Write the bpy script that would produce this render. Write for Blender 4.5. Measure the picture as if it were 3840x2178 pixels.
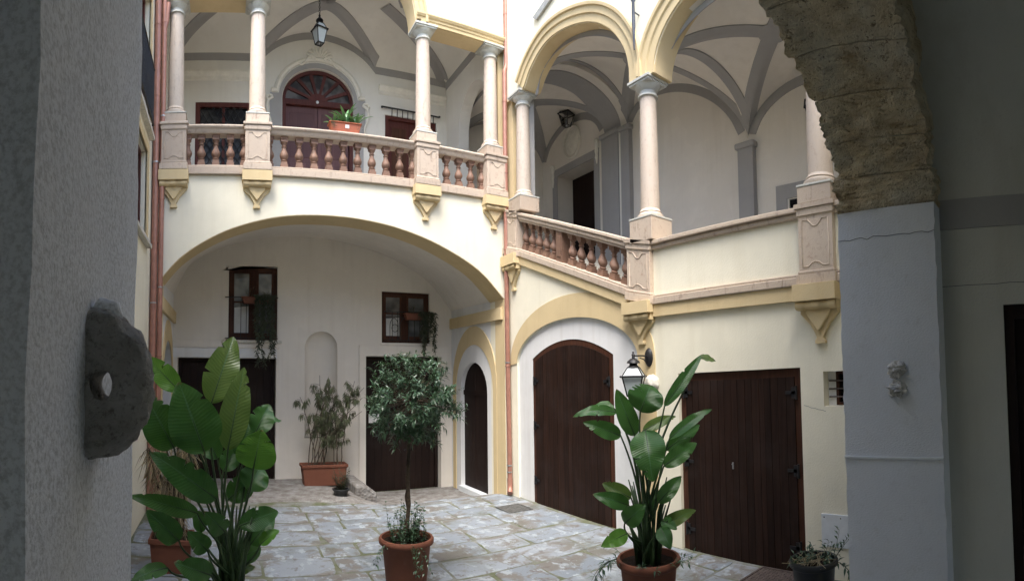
import bpy, bmesh, math, random
from math import sin, cos, pi, sqrt, radians, atan2, hypot
from mathutils import Vector, Matrix, noise
from mathutils.geometry import tessellate_polygon

for _o in list(bpy.data.objects):
    bpy.data.objects.remove(_o)
SC = bpy.context.scene
COL = SC.collection

# ---------------------------------------------------------------- camera
# The photograph is a swept phone panorama (110 degrees wide): a cylindrical lens.
CAM_Z = 2.6
cd = bpy.data.cameras.new('camera')
cd.type = 'PANO'
cd.panorama_type = 'CENTRAL_CYLINDRICAL'
cd.central_cylindrical_range_u_min = -0.9675
cd.central_cylindrical_range_u_max = 0.9675
cd.central_cylindrical_range_v_min = -0.4342
cd.central_cylindrical_range_v_max = 0.6633
cd.central_cylindrical_radius = 1.0
cd.clip_start = 0.02
cd.clip_end = 500
cam = bpy.data.objects.new('camera', cd)
COL.objects.link(cam)
_yaw, _pit, _rol = radians(31.22), radians(2.456), radians(-0.643)
_M = (Matrix.Rotation(-_yaw, 4, 'Z') @ Matrix.Rotation(_pit, 4, 'X') @ Matrix.Rotation(-_rol, 4, 'Y')
      @ Matrix.Rotation(pi / 2, 4, 'X'))
cam.matrix_world = Matrix.Translation((0, 0, CAM_Z)) @ _M
SC.camera = cam

# ---------------------------------------------------------------- sky, sun, exposure
SUN_EL, SUN_AZ = radians(62), radians(215)     # azimuth: clockwise from +y
w = bpy.data.worlds.new('World')
SC.world = w
w.use_nodes = True
nt = w.node_tree
bg = nt.nodes['Background']
sky = nt.nodes.new('ShaderNodeTexSky')
sky.sky_type = 'NISHITA'
sky.sun_disc = False
sky.sun_elevation = SUN_EL
sky.sun_rotation = SUN_AZ
sky.dust_density = 2.6
sky.air_density = 1.0
sky.ozone_density = 1.0
nt.links.new(sky.outputs[0], bg.inputs[0])
bg.inputs[1].default_value = 0.15
sd = bpy.data.lights.new('sun', 'SUN')
sd.energy = 1.5
sd.angle = radians(30)
sd.color = (1.0, 0.965, 0.91)
sun = bpy.data.objects.new('sun', sd)
COL.objects.link(sun)
_sv = Vector((sin(SUN_AZ) * cos(SUN_EL), cos(SUN_AZ) * cos(SUN_EL), sin(SUN_EL)))
sun.rotation_euler = _sv.to_track_quat('Z', 'Y').to_euler()
sun.location = _sv * 40
vs = SC.view_settings
vs.view_transform = 'Standard'
vs.look = 'None'
vs.gamma = 1.0
vs.use_curve_mapping = False
vs.exposure = 1.9
SC.cycles.use_denoising = True
SC.cycles.max_bounces = 7
SC.cycles.diffuse_bounces = 5
SC.cycles.adaptive_threshold = 0.02
SC.cycles.glossy_bounces = 3
SC.cycles.transmission_bounces = 4
SC.cycles.sample_clamp_indirect = 6
SC.cycles.caustics_reflective = False
SC.cycles.caustics_refractive = False

# ---------------------------------------------------------------- materials
MATS = {}


class NG:
    """small node-graph helper"""
    def __init__(s, name, rough=0.8, spec=0.3):
        m = bpy.data.materials.new(name)
        m.use_nodes = True
        s.m, s.t = m, m.node_tree
        s.b = s.t.nodes['Principled BSDF']
        s.b.inputs['Roughness'].default_value = rough
        s.b.inputs['Specular IOR Level'].default_value = spec
        MATS[name] = m
        g = s.t.nodes.new('ShaderNodeNewGeometry')
        s.pos = g.outputs['Position']

    def n(s, typ, **kw):
        x = s.t.nodes.new(typ)
        for k, v in kw.items():
            setattr(x, k, v)
        return x

    def lk(s, a, b):
        s.t.links.new(a, b)

    def mapped(s, sc):
        mp = s.n('ShaderNodeMapping')
        mp.inputs['Scale'].default_value = sc
        s.lk(s.pos, mp.inputs[0])
        return mp.outputs[0]

    def noise(s, scale, detail=3, rough=0.55, vec=None, dist=0.0):
        x = s.n('ShaderNodeTexNoise')
        x.inputs['Scale'].default_value = scale
        x.inputs['Detail'].default_value = detail
        x.inputs['Roughness'].default_value = rough
        x.inputs['Distortion'].default_value = dist
        s.lk(vec or s.pos, x.inputs['Vector'])
        return x.outputs['Fac']

    def ramp(s, fac, stops):
        x = s.n('ShaderNodeValToRGB')
        e = x.color_ramp.elements
        while len(e) < len(stops):
            e.new(0.5)
        for i, (p, c) in enumerate(stops):
            e[i].position = p
            e[i].color = tuple(c) + (1,) if len(c) == 3 else c
        s.lk(fac, x.inputs[0])
        return x.outputs[0]

    def mix(s, fac, a, b, mode='MIX'):
        x = s.n('ShaderNodeMix', data_type='RGBA', blend_type=mode)
        for sock, v in ((x.inputs[0], fac), (x.inputs[6], a), (x.inputs[7], b)):
            if isinstance(v, (int, float)):
                sock.default_value = v
            elif isinstance(v, (tuple, list)):
                sock.default_value = tuple(v) + (1,)
            else:
                s.lk(v, sock)
        return x.outputs[2]

    def math(s, op, a, b=0.0):
        x = s.n('ShaderNodeMath', operation=op)
        for sock, v in ((x.inputs[0], a), (x.inputs[1], b)):
            if isinstance(v, (int, float)):
                sock.default_value = v
            else:
                s.lk(v, sock)
        return x.outputs[0]

    def color(s, c):
        if isinstance(c, (tuple, list)):
            s.b.inputs['Base Color'].default_value = tuple(c) + (1,)
        else:
            s.lk(c, s.b.inputs['Base Color'])

    def bump(s, fac, dist=0.01, strength=0.5, prev=None):
        x = s.n('ShaderNodeBump')
        x.inputs['Strength'].default_value = strength
        x.inputs['Distance'].default_value = dist
        s.lk(fac, x.inputs['Height'])
        if prev is not None:
            s.lk(prev, x.inputs['Normal'])
        s.lk(x.outputs[0], s.b.inputs['Normal'])
        return x.outputs[0]


def mulc(c, f):
    return tuple(min(1, v * f) for v in c)


def plaster(name, c, stain=(0.55, 0.5, 0.42), amt=0.25, bumpd=0.004, bs=45, streak=True):
    g = NG(name, 0.9, 0.15)
    n1 = g.noise(0.9, 4, 0.6)
    n2 = g.noise(9, 3)
    base = g.mix(g.ramp(n1, [(0.35, (0, 0, 0)), (0.7, (1, 1, 1))]), mulc(c, 0.93), mulc(c, 1.05))
    base = g.mix(g.math('MULTIPLY', n2, 0.22), base, mulc(c, 0.84))
    if streak:
        st = g.noise(1.0, 4, 0.6, g.mapped((5, 5, 0.35)))
        base = g.mix(g.ramp(st, [(0.48, (0, 0, 0)), (0.72, (amt, amt, amt))]), base,
                     tuple(a * b for a, b in zip(c, stain)))
    pt = g.noise(0.75, 3, 0.5, None, 0.3)
    base = g.mix(g.ramp(pt, [(0.56, (0, 0, 0)), (0.575, (0.55, 0.55, 0.55))]), base, mulc(c, 0.93))
    sp = g.noise(26, 2, 0.6)
    base = g.mix(g.ramp(sp, [(0.66, (0, 0, 0)), (0.74, (0.16, 0.16, 0.16))]), base, mulc(c, 0.6))
    g.color(base)
    g.bump(g.math('ADD', g.noise(bs, 2, 0.6), g.math('MULTIPLY', g.noise(3, 1), 1.6)), bumpd, 0.6)
    return g.m


CREAM = (0.84, 0.80, 0.655)
plaster('plaster_cream', CREAM, (0.74, 0.71, 0.64), 0.24)
plaster('plaster_white', (0.76, 0.765, 0.765), amt=0.2)
plaster('plaster_interior', (0.755, 0.715, 0.65), amt=0.15)
plaster('plaster_gallery', (0.75, 0.735, 0.685), amt=0.12)
plaster('plaster_ochre', (0.66, 0.53, 0.315), (0.75, 0.68, 0.58), 0.28)
plaster('plaster_grey', (0.36, 0.355, 0.35), amt=0.1)
plaster('plaster_passage', (0.54, 0.545, 0.50), amt=0.2)


def _rough_grey():
    g = NG('render_grey_rough', 0.95, 0.1)
    a = g.noise(95, 4, 0.65)
    b = g.noise(5, 4, 0.6)
    c = g.mix(g.ramp(a, [(0.36, (0, 0, 0)), (0.56, (1, 1, 1))]), (0.52, 0.54, 0.58), (0.78, 0.81, 0.87))
    c = g.mix(g.ramp(b, [(0.4, (0, 0, 0)), (0.8, (0.55, 0.55, 0.55))]), c, (0.72, 0.74, 0.79))
    g.color(c)
    g.bump(g.math('ADD', a, g.math('MULTIPLY', b, 0.8)), 0.007, 0.6)
    g = NG('render_grey', 0.92, 0.12)
    a = g.noise(55, 4, 0.6, g.mapped((1, 1, 2.2)))
    b = g.noise(2.2, 4, 0.6)
    c = g.mix(b, (0.62, 0.65, 0.70), (0.74, 0.77, 0.82))
    c = g.mix(g.ramp(g.noise(14, 3, 0.7), [(0.55, (0, 0, 0)), (0.75, (0.3, 0.3, 0.3))]), c, (0.50, 0.51, 0.53))
    g.color(c)
    g.bump(a, 0.005, 0.7)


_rough_grey()


def _tufa():
    g = NG('tufa', 0.97, 0.05)
    lay = g.noise(6, 5, 0.65, g.mapped((0.5, 0.5, 2.4)), 0.6)
    pit = g.noise(24, 6, 0.75, g.mapped((0.7, 0.7, 1.5)), 0.8)
    c = g.ramp(lay, [(0.3, (0.40, 0.30, 0.18)), (0.5, (0.68, 0.57, 0.39)), (0.68, (0.80, 0.71, 0.54))])
    c = g.mix(g.ramp(g.noise(3.2, 3, 0.6), [(0.45, (0, 0, 0)), (0.7, (0.7, 0.7, 0.7))]), c, (0.68, 0.65, 0.55))
    c = g.mix(g.ramp(pit, [(0.34, (0.85, 0.85, 0.85)), (0.44, (0, 0, 0))]), c, (0.20, 0.145, 0.09))
    p2 = g.noise(46, 3, 0.7)
    c = g.mix(g.ramp(p2, [(0.30, (0.9, 0.9, 0.9)), (0.38, (0, 0, 0))]), c, (0.11, 0.08, 0.055))
    g.color(c)
    g.bump(g.math('ADD', g.math('ADD', pit, g.math('MULTIPLY', lay, 1.0)), g.math('MULTIPLY', p2, 1.6)), 0.04, 0.75)
    g = NG('ring_stone', 0.9, 0.15)
    a = g.noise(60, 5, 0.7)
    b = g.noise(9, 4, 0.6)
    c = g.ramp(b, [(0.3, (0.36, 0.35, 0.335)), (0.5, (0.52, 0.51, 0.50)), (0.72, (0.68, 0.675, 0.67))])
    c = g.mix(g.ramp(a, [(0.33, (0.8, 0.8, 0.8)), (0.48, (0, 0, 0))]), c, (0.2, 0.185, 0.17))
    g.color(c)
    g.bump(g.math('ADD', a, b), 0.03, 1.0)


_tufa()


def marble(name, c0, c1, vein, rough=0.55):
    g = NG(name, rough, 0.4)
    a = g.noise(3.5, 5, 0.65, None, 1.2)
    b = g.noise(13, 5, 0.7, None, 0.5)
    c = g.mix(a, c0, c1)
    c = g.mix(g.ramp(b, [(0.54, (0, 0, 0)), (0.72, (0.65, 0.65, 0.65))]), c, vein)
    d = g.noise(5, 5, 0.7, g.mapped((2.5, 2.5, 0.5)))
    c = g.mix(g.ramp(d, [(0.57, (0, 0, 0)), (0.68, (0.6, 0.6, 0.6))]), c, mulc(vein, 0.6))
    ob = g.n('ShaderNodeObjectInfo')
    c = g.mix(g.math('MULTIPLY', ob.outputs['Random'], 0.5), c, mulc(c0, 0.6))
    g.color(c)
    g.bump(g.math('ADD', b, g.noise(70, 3)), 0.006, 0.5)


marble('marble_pink', (0.53, 0.425, 0.335), (0.60, 0.515, 0.415), (0.33, 0.205, 0.155), 0.65)
marble('marble_red', (0.20, 0.112, 0.075), (0.32, 0.195, 0.138), (0.10, 0.052, 0.036), 0.6)
marble('marble_pale', (0.62, 0.545, 0.465), (0.62, 0.50, 0.39), (0.40, 0.28, 0.205))
marble('marble_grey', (0.60, 0.60, 0.55), (0.52, 0.53, 0.49), (0.38, 0.38, 0.34))


def wood(name, c0, c1, rough=0.6, axis=2, sc=1.0):
    g = NG(name, rough, 0.16)
    s3 = [26 * sc] * 3
    s3[axis] = 1.1 * sc
    gr = g.noise(1.0, 5, 0.65, g.mapped(tuple(s3)))
    c = g.mix(g.ramp(gr, [(0.3, (0, 0, 0)), (0.7, (1, 1, 1))]), c0, c1)
    ob = g.n('ShaderNodeObjectInfo')
    c = g.mix(g.math('MULTIPLY', ob.outputs['Random'], 0.45), c, mulc(c0, 0.5))
    ws = g.noise(1.6, 4, 0.7)
    c = g.mix(g.ramp(ws, [(0.5, (0, 0, 0)), (0.8, (0.16, 0.16, 0.16))]), c, tuple(0.06 + 0.5 * v for v in c1))
    g.color(c)
    g.bump(gr, 0.003, 0.5)


wood('wood_plank', (0.012, 0.006, 0.0045), (0.038, 0.018, 0.012), 0.6)
wood('wood_frame', (0.050, 0.020, 0.012), (0.10, 0.042, 0.025), 0.5)
wood('wood_dark', (0.014, 0.008, 0.007), (0.025, 0.014, 0.011))
wood('wood_red', (0.080, 0.024, 0.020), (0.125, 0.042, 0.036), 0.5)
wood('wood_purple', (0.115, 0.058, 0.060), (0.155, 0.082, 0.085), 0.5)


def simple(name, c, rough=0.6, metal=0.0, spec=0.4, var=0.25, sc=12, bd=0.0):
    g = NG(name, rough, spec)
    g.b.inputs['Metallic'].default_value = metal
    n = g.noise(sc, 4, 0.6)
    col = g.mix(g.ramp(n, [(0.3, (0, 0, 0)), (0.7, (1, 1, 1))]), mulc(c, 1 - var), mulc(c, 1 + var))
    g.color(col)
    if bd:
        g.bump(g.noise(sc * 4, 3), bd, 0.6)
    return g


simple('copper_paint', (0.36, 0.175, 0.13), 0.42, 0.25, 0.5, 0.18, 6)
simple('zinc', (0.42, 0.43, 0.44), 0.35, 0.8)
simple('iron', (0.018, 0.018, 0.02), 0.5, 0.3, 0.5)
simple('iron_grey', (0.07, 0.08, 0.10), 0.55, 0.3)
simple('lead', (0.30, 0.31, 0.31), 0.6, 0.2)
simple('soil', (0.022, 0.016, 0.012), 0.95, 0, 0.1, 0.5, 40, 0.02)
simple('black_plastic', (0.016, 0.018, 0.020), 0.38, 0, 0.5, 0.2)
simple('panel_white', (0.66, 0.70, 0.73), 0.5, 0, 0.4, 0.06)
simple('paper', (0.72, 0.72, 0.72), 0.8, 0, 0.2, 0.05)
simple('mat_red', (0.16, 0.02, 0.018), 0.9, 0, 0.1, 0.3, 40)
simple('manhole', (0.13, 0.13, 0.125), 0.65, 0.4, 0.4, 0.4, 14, 0.01)
simple('grate_rust', (0.12, 0.095, 0.085), 0.7, 0.3, 0.4, 0.4, 25, 0.01)
simple('dark_void', (0.012, 0.010, 0.010), 0.9, 0, 0.1)  # near-black; the shade of unlit rooms is put into this colour
simple('stucco', (0.72, 0.70, 0.63), 0.9, 0, 0.1, 0.08, 8, 0.002)
simple('stub_stone', (0.60, 0.59, 0.57), 0.95, 0, 0.1, 0.35, 18, 0.02)
simple('pale_stone', (0.62, 0.60, 0.54), 0.9, 0, 0.1, 0.18, 20, 0.02)
simple('curtain', (0.55, 0.56, 0.55), 0.9, 0, 0.1, 0.1, 4)


def _terracotta():
    g = NG('terracotta', 0.75, 0.25)
    a = g.noise(4, 4, 0.6)
    c = g.mix(a, (0.135, 0.05, 0.031), (0.20, 0.08, 0.05))
    lime = g.noise(7, 5, 0.7, g.mapped((1, 1, 0.6)))
    c = g.mix(g.ramp(lime, [(0.6, (0, 0, 0)), (0.8, (0.3, 0.3, 0.3))]), c, (0.24, 0.16, 0.12))
    g.color(c)
    g.bump(g.noise(60, 3), 0.003, 0.4)
    simple('terracotta_plastic', (0.36, 0.10, 0.045), 0.45, 0, 0.4, 0.1)


_terracotta()


def _glass():
    g = NG('frosted_glass', 0.35, 0.5)
    g.color(g.mix(g.noise(5, 2), (0.48, 0.54, 0.56), (0.60, 0.66, 0.68)))
    g.b.inputs['Transmission Weight'].default_value = 0.25
    g = NG('clear_glass', 0.05, 0.5)
    g.color((0.8, 0.82, 0.82))
    g.b.inputs['Transmission Weight'].default_value = 1.0
    g.b.inputs['IOR'].default_value = 1.1
    g = NG('window_pane', 0.06, 0.9)
    g.color(g.mix(g.ramp(g.noise(1.8, 2), [(0.4, (0, 0, 0)), (0.62, (1, 1, 1))]), (0.06, 0.065, 0.07), (0.17, 0.18, 0.185)))
    g = NG('fan_pane', 0.3, 0.3)
    g.color(g.mix(g.ramp(g.noise(2.2, 2), [(0.45, (0, 0, 0)), (0.6, (1, 1, 1))]), (0.016, 0.015, 0.016), (0.12, 0.115, 0.11)))


_glass()


def leafmat(name, c0, c1, back, vein=True, rough=0.32, trans=0.25, veinsc=46):
    g = NG(name, rough, 0.5)
    ob = g.n('ShaderNodeObjectInfo')
    c = g.mix(ob.outputs['Random'], c0, c1)
    c = g.mix(g.ramp(g.noise(7, 3), [(0.35, (0, 0, 0)), (0.75, (0.5, 0.5, 0.5))]), c, mulc(c1, 1.25))
    c = g.mix(g.ramp(ob.outputs['Random'], [(0.86, (0, 0, 0)), (0.9, (0.45, 0.45, 0.45))]), c, (0.17, 0.19, 0.05))
    if vein:
        uv = g.n('ShaderNodeUVMap')
        sep = g.n('ShaderNodeSeparateXYZ')
        g.lk(uv.outputs[0], sep.inputs[0])
        au = g.math('ABSOLUTE', g.math('SUBTRACT', sep.outputs[0], 0.5))
        ph = g.math('SUBTRACT', g.math('MULTIPLY', sep.outputs[1], veinsc), g.math('MULTIPLY', au, 11.0))
        nz = g.math('MULTIPLY', g.noise(9, 2), 2.0)
        wv = g.math('SINE', g.math('MULTIPLY', g.math('ADD', ph, nz), 3.1))
        wv = g.math('ADD', g.math('MULTIPLY', wv, 0.5), 0.5)
        rib = g.math('LESS_THAN', au, 0.022)
        c = g.mix(g.math('MULTIPLY', wv, 0.10), c, mulc(c0, 0.7))
        c = g.mix(g.math('MULTIPLY', rib, 0.7), c, mulc(back, 1.35))
        g.bump(wv, 0.0025, 0.6)
        br = g.math('ADD', sep.outputs[1], g.math('MULTIPLY', g.math('SUBTRACT', g.noise(16, 3), 0.5), 0.35))
        edge = g.math('ADD', g.math('MULTIPLY', au, 1.0), g.math('MULTIPLY', g.math('SUBTRACT', g.noise(11, 3, 0.6), 0.5), 0.30))
        c = g.mix(g.ramp(br, [(0.97, (0, 0, 0)), (1.0, (0.8, 0.8, 0.8))]), c, (0.16, 0.10, 0.045))
        c = g.mix(g.ramp(edge, [(0.53, (0, 0, 0)), (0.57, (0.7, 0.7, 0.7))]), c, (0.15, 0.13, 0.05))
    geo = g.n('ShaderNodeNewGeometry')
    c = g.mix(geo.outputs['Backfacing'], c, back)
    g.color(c)
    # light through the blade
    tr = g.n('ShaderNodeBsdfTranslucent')
    tc = g.mix(0.5, c, (0.10, 0.26, 0.02))
    g.lk(tc, tr.inputs[0])
    ms = g.n('ShaderNodeMixShader')
    ms.inputs[0].default_value = trans
    g.lk(g.b.outputs[0], ms.inputs[1])
    g.lk(tr.outputs[0], ms.inputs[2])
    g.lk(ms.outputs[0], g.t.nodes['Material Output'].inputs[0])


leafmat('leaf_bird', (0.030, 0.100, 0.026), (0.055, 0.150, 0.036), (0.07, 0.15, 0.075), rough=0.3, trans=0.33)
leafmat('leaf_bright', (0.085, 0.22, 0.03), (0.12, 0.28, 0.045), (0.10, 0.22, 0.06), trans=0.4)  # lighter green; the glow of backlit leaves is put into the colour
leafmat('leaf_bay', (0.032, 0.072, 0.043), (0.062, 0.115, 0.068), (0.07, 0.12, 0.08), False, 0.3, 0.15)
leafmat('leaf_oleander', (0.060, 0.085, 0.040), (0.115, 0.120, 0.060), (0.11, 0.10, 0.07), False, 0.6, 0.15)
leafmat('leaf_dry', (0.28, 0.21, 0.13), (0.48, 0.39, 0.26), (0.26, 0.20, 0.13), False, 0.8, 0.2)
leafmat('leaf_vine', (0.022, 0.030, 0.018), (0.045, 0.055, 0.03), (0.05, 0.055, 0.035), False, 0.5, 0.1)
leafmat('leaf_agave', (0.07, 0.19, 0.075), (0.12, 0.27, 0.11), (0.10, 0.22, 0.10), False, 0.4, 0.15)
leafmat('leaf_bluegreen', (0.05, 0.10, 0.10), (0.08, 0.14, 0.13), (0.08, 0.13, 0.12), False, 0.4, 0.15)
simple('stem_green', (0.030, 0.060, 0.022), 0.5, 0, 0.4, 0.3)
simple('bark', (0.085, 0.065, 0.048), 0.9, 0, 0.2, 0.35, 30, 0.01)


def _stone():
    g = NG('paving_stone', 0.72, 0.3)
    ob = g.n('ShaderNodeObjectInfo')
    c = g.mix(ob.outputs['Random'], (0.20, 0.23, 0.265), (0.27, 0.30, 0.335))
    p1 = g.noise(1.5, 6, 0.66, g.mapped((1, 1.4, 1)), 0.6)
    c = g.mix(g.ramp(p1, [(0.49, (0, 0, 0)), (0.57, (0.8, 0.8, 0.8))]), c, (0.155, 0.138, 0.115))
    p2 = g.noise(6.5, 5, 0.7)
    c = g.mix(g.ramp(p2, [(0.56, (0, 0, 0)), (0.62, (0.7, 0.7, 0.7))]), c, (0.125, 0.108, 0.10))
    p3 = g.noise(4.4, 5, 0.65, g.mapped((1.2, 0.8, 1)))
    c = g.mix(g.ramp(p3, [(0.55, (0, 0, 0)), (0.61, (0.8, 0.8, 0.8))]), c, (0.35, 0.395, 0.435))
    mo = g.noise(1.1, 4, 0.6)
    c = g.mix(g.ramp(mo, [(0.52, (0, 0, 0)), (0.68, (0.55, 0.55, 0.55))]), c, (0.10, 0.11, 0.075))
    g.color(c)
    g.b.inputs['Roughness'].default_value = 0.6
    g.bump(g.math('ADD', p2, g.noise(38, 4, 0.65)), 0.012, 0.6)
    g = NG('ground_mortar', 0.9, 0.15)
    a = g.noise(2.6, 5, 0.65)
    c = g.ramp(a, [(0.3, (0.085, 0.11, 0.045)), (0.45, (0.14, 0.15, 0.10)), (0.62, (0.22, 0.23, 0.225))])
    c = g.mix(g.ramp(g.noise(20, 4, 0.7), [(0.5, (0, 0, 0)), (0.7, (0.6, 0.6, 0.6))]), c, (0.17, 0.155, 0.12))
    g.color(c)
    g.bump(g.math('ADD', g.noise(30, 4, 0.7), g.noise(8, 3)), 0.02, 0.8)
    g = NG('cobble_concrete', 0.85, 0.2)
    a = g.noise(5, 5, 0.65)
    v = g.n('ShaderNodeTexVoronoi')
    v.inputs['Scale'].default_value = 17
    g.lk(g.pos, v.inputs['Vector'])
    c = g.ramp(a, [(0.3, (0.13, 0.115, 0.10)), (0.5, (0.22, 0.21, 0.20)), (0.7, (0.31, 0.31, 0.305))])
    g.color(c)
    g.bump(g.math('SUBTRACT', g.math('MULTIPLY', a, 0.6), v.outputs['Distance']), 0.03, 0.7)


_stone()

# ---------------------------------------------------------------- geometry helpers
ORG = {}          # world origin of each object (objects carry no rotation unless placed as copies)
rnd = random.Random(7)


def thing(name, label, cat, loc=(0, 0, 0), group=None, kind=None):
    o = bpy.data.objects.new(name, None)
    o.empty_display_size = 0.2
    COL.objects.link(o)
    o.location = loc
    ORG[o.name] = Vector(loc)
    tag(o, label, cat, group, kind)
    return o


def tag(o, label=None, cat=None, group=None, kind=None):
    if label:
        o['label'] = label
    if cat:
        o['category'] = cat
    if group:
        o['group'] = group
    if kind:
        o['kind'] = kind
    return o


def link(name, me, parent=None, at=None):
    """one object from mesh data; at = world position of the mesh origin"""
    o = bpy.data.objects.new(name, me)
    COL.objects.link(o)
    at = Vector(at) if at is not None else Vector((0, 0, 0))
    if parent is not None:
        o.parent = parent
        o.location = at - ORG[parent.name]
    else:
        o.location = at
    ORG[o.name] = at
    return o


class MB:
    def __init__(s):
        s.v, s.f, s.uv = [], [], None

    def add(s, vs, fs):
        n = len(s.v)
        s.v += [tuple(p) for p in vs]
        s.f += [tuple(i + n for i in f) for f in fs]
        return s

    def box(s, x0, x1, y0, y1, z0, z1):
        v = [(x, y, z) for z in (z0, z1) for y in (y0, y1) for x in (x0, x1)]
        return s.add(v, [(0, 2, 3, 1), (4, 5, 7, 6), (0, 1, 5, 4), (2, 6, 7, 3), (0, 4, 6, 2), (1, 3, 7, 5)])

    def slab(s, loops, fn, d0, d1):
        """extruded polygon with holes; fn(s, t, d) -> point"""
        tris = tessellate_polygon([[Vector((a, b, 0)) for a, b in lp] for lp in loops])
        flat = [p for lp in loops for p in lp]
        n = len(flat)
        vs = [fn(a, b, d0) for a, b in flat] + [fn(a, b, d1) for a, b in flat]
        fs = [tuple(t) for t in tris] + [tuple(i + n for i in reversed(t)) for t in tris]
        k = 0
        for lp in loops:
            m = len(lp)
            for i in range(m):
                j = (i + 1) % m
                fs.append((k + i, k + j, k + j + n, k + i + n))
            k += m
        return s.add(vs, fs)

    def lathe(s, prof, seg=20, c=(0, 0, 0), axis=None, cap=True):
        """profile of (r, z); rotation about z at c, or about a direction axis"""
        vs, fs = [], []
        for r, z in prof:
            for k in range(seg):
                a = 2 * pi * k / seg
                vs.append(Vector((r * cos(a), r * sin(a), z)))
        for i in range(len(prof) - 1):
            for k in range(seg):
                j = (k + 1) % seg
                fs.append((i * seg + k, i * seg + j, (i + 1) * seg + j, (i + 1) * seg + k))
        if cap:
            fs.append(tuple(reversed(range(seg))))
            fs.append(tuple((len(prof) - 1) * seg + k for k in range(seg)))
        if axis is not None:
            q = Vector((0, 0, 1)).rotation_difference(Vector(axis)).to_matrix()
            vs = [q @ v for v in vs]
        c = Vector(c)
        return s.add([v + c for v in vs], fs)

    def tube(s, pts, r, seg=8, cap=True):
        pts = [Vector(p) for p in pts]
        n = len(pts)
        rs = r if isinstance(r, (list, tuple)) else [r] * n
        up = Vector((0.13, 0.21, 0.97))
        vs, fs = [], []
        u = None
        for i, p in enumerate(pts):
            d = (pts[min(i + 1, n - 1)] - pts[max(i - 1, 0)]).normalized()
            if u is None:
                u = d.cross(up)
                if u.length < 1e-3:
                    u = d.cross(Vector((1, 0, 0)))
            u = (u - d * u.dot(d)).normalized()
            w_ = d.cross(u)
            for k in range(seg):
                a = 2 * pi * k / seg
                vs.append(p + (u * cos(a) + w_ * sin(a)) * rs[i])
        for i in range(n - 1):
            for k in range(seg):
                j = (k + 1) % seg
                fs.append((i * seg + k, i * seg + j, (i + 1) * seg + j, (i + 1) * seg + k))
        if cap:
            fs.append(tuple(reversed(range(seg))))
            fs.append(tuple((n - 1) * seg + k for k in range(seg)))
        return s.add(vs, fs)

    def strip(s, rows):
        """grid from rows of points"""
        m = len(rows[0])
        vs = [p for r in rows for p in r]
        fs = [(i * m + k, i * m + k + 1, (i + 1) * m + k + 1, (i + 1) * m + k)
              for i in range(len(rows) - 1) for k in range(m - 1)]
        return s.add(vs, fs)

    def mesh(s, name, mat, smooth=None, fix=True, off=(0, 0, 0)):
        me = bpy.data.meshes.new(name)
        ox, oy, oz = off
        me.from_pydata([(x - ox, y - oy, z - oz) for x, y, z in s.v], [], s.f)
        if fix:
            bm = bmesh.new()
            bm.from_mesh(me)
            bmesh.ops.recalc_face_normals(bm, faces=bm.faces)
            bm.to_mesh(me)
            bm.free()
        if s.uv:
            ul = me.uv_layers.new(name='UVMap')
            for lp in me.loops:
                ul.data[lp.index].uv = s.uv[lp.vertex_index]
        me.materials.append(MATS[mat])
        if smooth:
            for p in me.polygons:
                p.use_smooth = True
            if smooth < 179:
                me.set_sharp_from_angle(angle=radians(smooth))
        me.update()
        return me

    def obj(s, name, mat, parent=None, smooth=None, at=None, fix=True, bevel=0):
        """link as one object; vertices are given in world space, origin put at `at` (default: parent's origin)"""
        if at is None:
            at = ORG[parent.name] if parent is not None else (0, 0, 0)
        me = s.mesh(name, mat, smooth, fix, at)
        o = link(name, me, parent, at)
        if bevel:
            b = o.modifiers.new('bevel', 'BEVEL')
            b.width = bevel
            b.segments = 2
            b.limit_method = 'ANGLE'
            b.angle_limit = radians(40)
        return o


def FL(s_, t, d):      # back (gallery) front: s = x, t = z, depth along +y
    return (s_, d, t)


def FR(s_, t, d):      # right (stair) front: s = y, t = z, depth along +x
    return (d, s_, t)


def box(name, mat, parent, x0, x1, y0, y1, z0, z1, bevel=0.0):
    return MB().box(x0, x1, y0, y1, z0, z1).obj(name, mat, parent, bevel=bevel)


def catmull(pts, n=6):
    out = []
    P = [pts[0]] + list(pts) + [pts[-1]]
    for i in range(1, len(P) - 2):
        p0, p1, p2, p3 = [Vector(p) for p in P[i - 1:i + 3]]
        for k in range(n):
            t = k / n
            out.append(tuple(0.5 * ((2 * p1) + (-p0 + p2) * t + (2 * p0 - 5 * p1 + 4 * p2 - p3) * t * t
                                    + (-p0 + 3 * p1 - 3 * p2 + p3) * t ** 3)))
    out.append(tuple(pts[-1]))
    return out


def earc(cx, cz, a, b, t0=180, t1=0, n=24):
    return [(cx + a * cos(radians(t0 + (t1 - t0) * k / n)), cz + b * sin(radians(t0 + (t1 - t0) * k / n)))
            for k in range(n + 1)]


def off2(pts, d):
    """offset an open polyline sideways (left of travel)"""
    out = []
    n = len(pts)
    for i in range(n):
        a, b = Vector(pts[max(i - 1, 0)]), Vector(pts[min(i + 1, n - 1)])
        t = (b - a).normalized()
        out.append((pts[i][0] - t.y * d, pts[i][1] + t.x * d))
    return out


def moulding(mb, pts, prof, fn):
    """sweep profile [(offset in plane, depth)] along a polyline in a wall plane"""
    rows = [[] for _ in pts]
    for o_, d_ in prof:
        q = off2(pts, o_)
        for i, p in enumerate(q):
            rows[i].append(fn(p[0], p[1], d_))
    n0 = len(mb.v)
    mb.strip(rows)
    m = len(prof)
    mb.f.append(tuple(n0 + k for k in range(m)))
    mb.f.append(tuple(n0 + (len(pts) - 1) * m + k for k in reversed(range(m))))
    return mb


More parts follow.
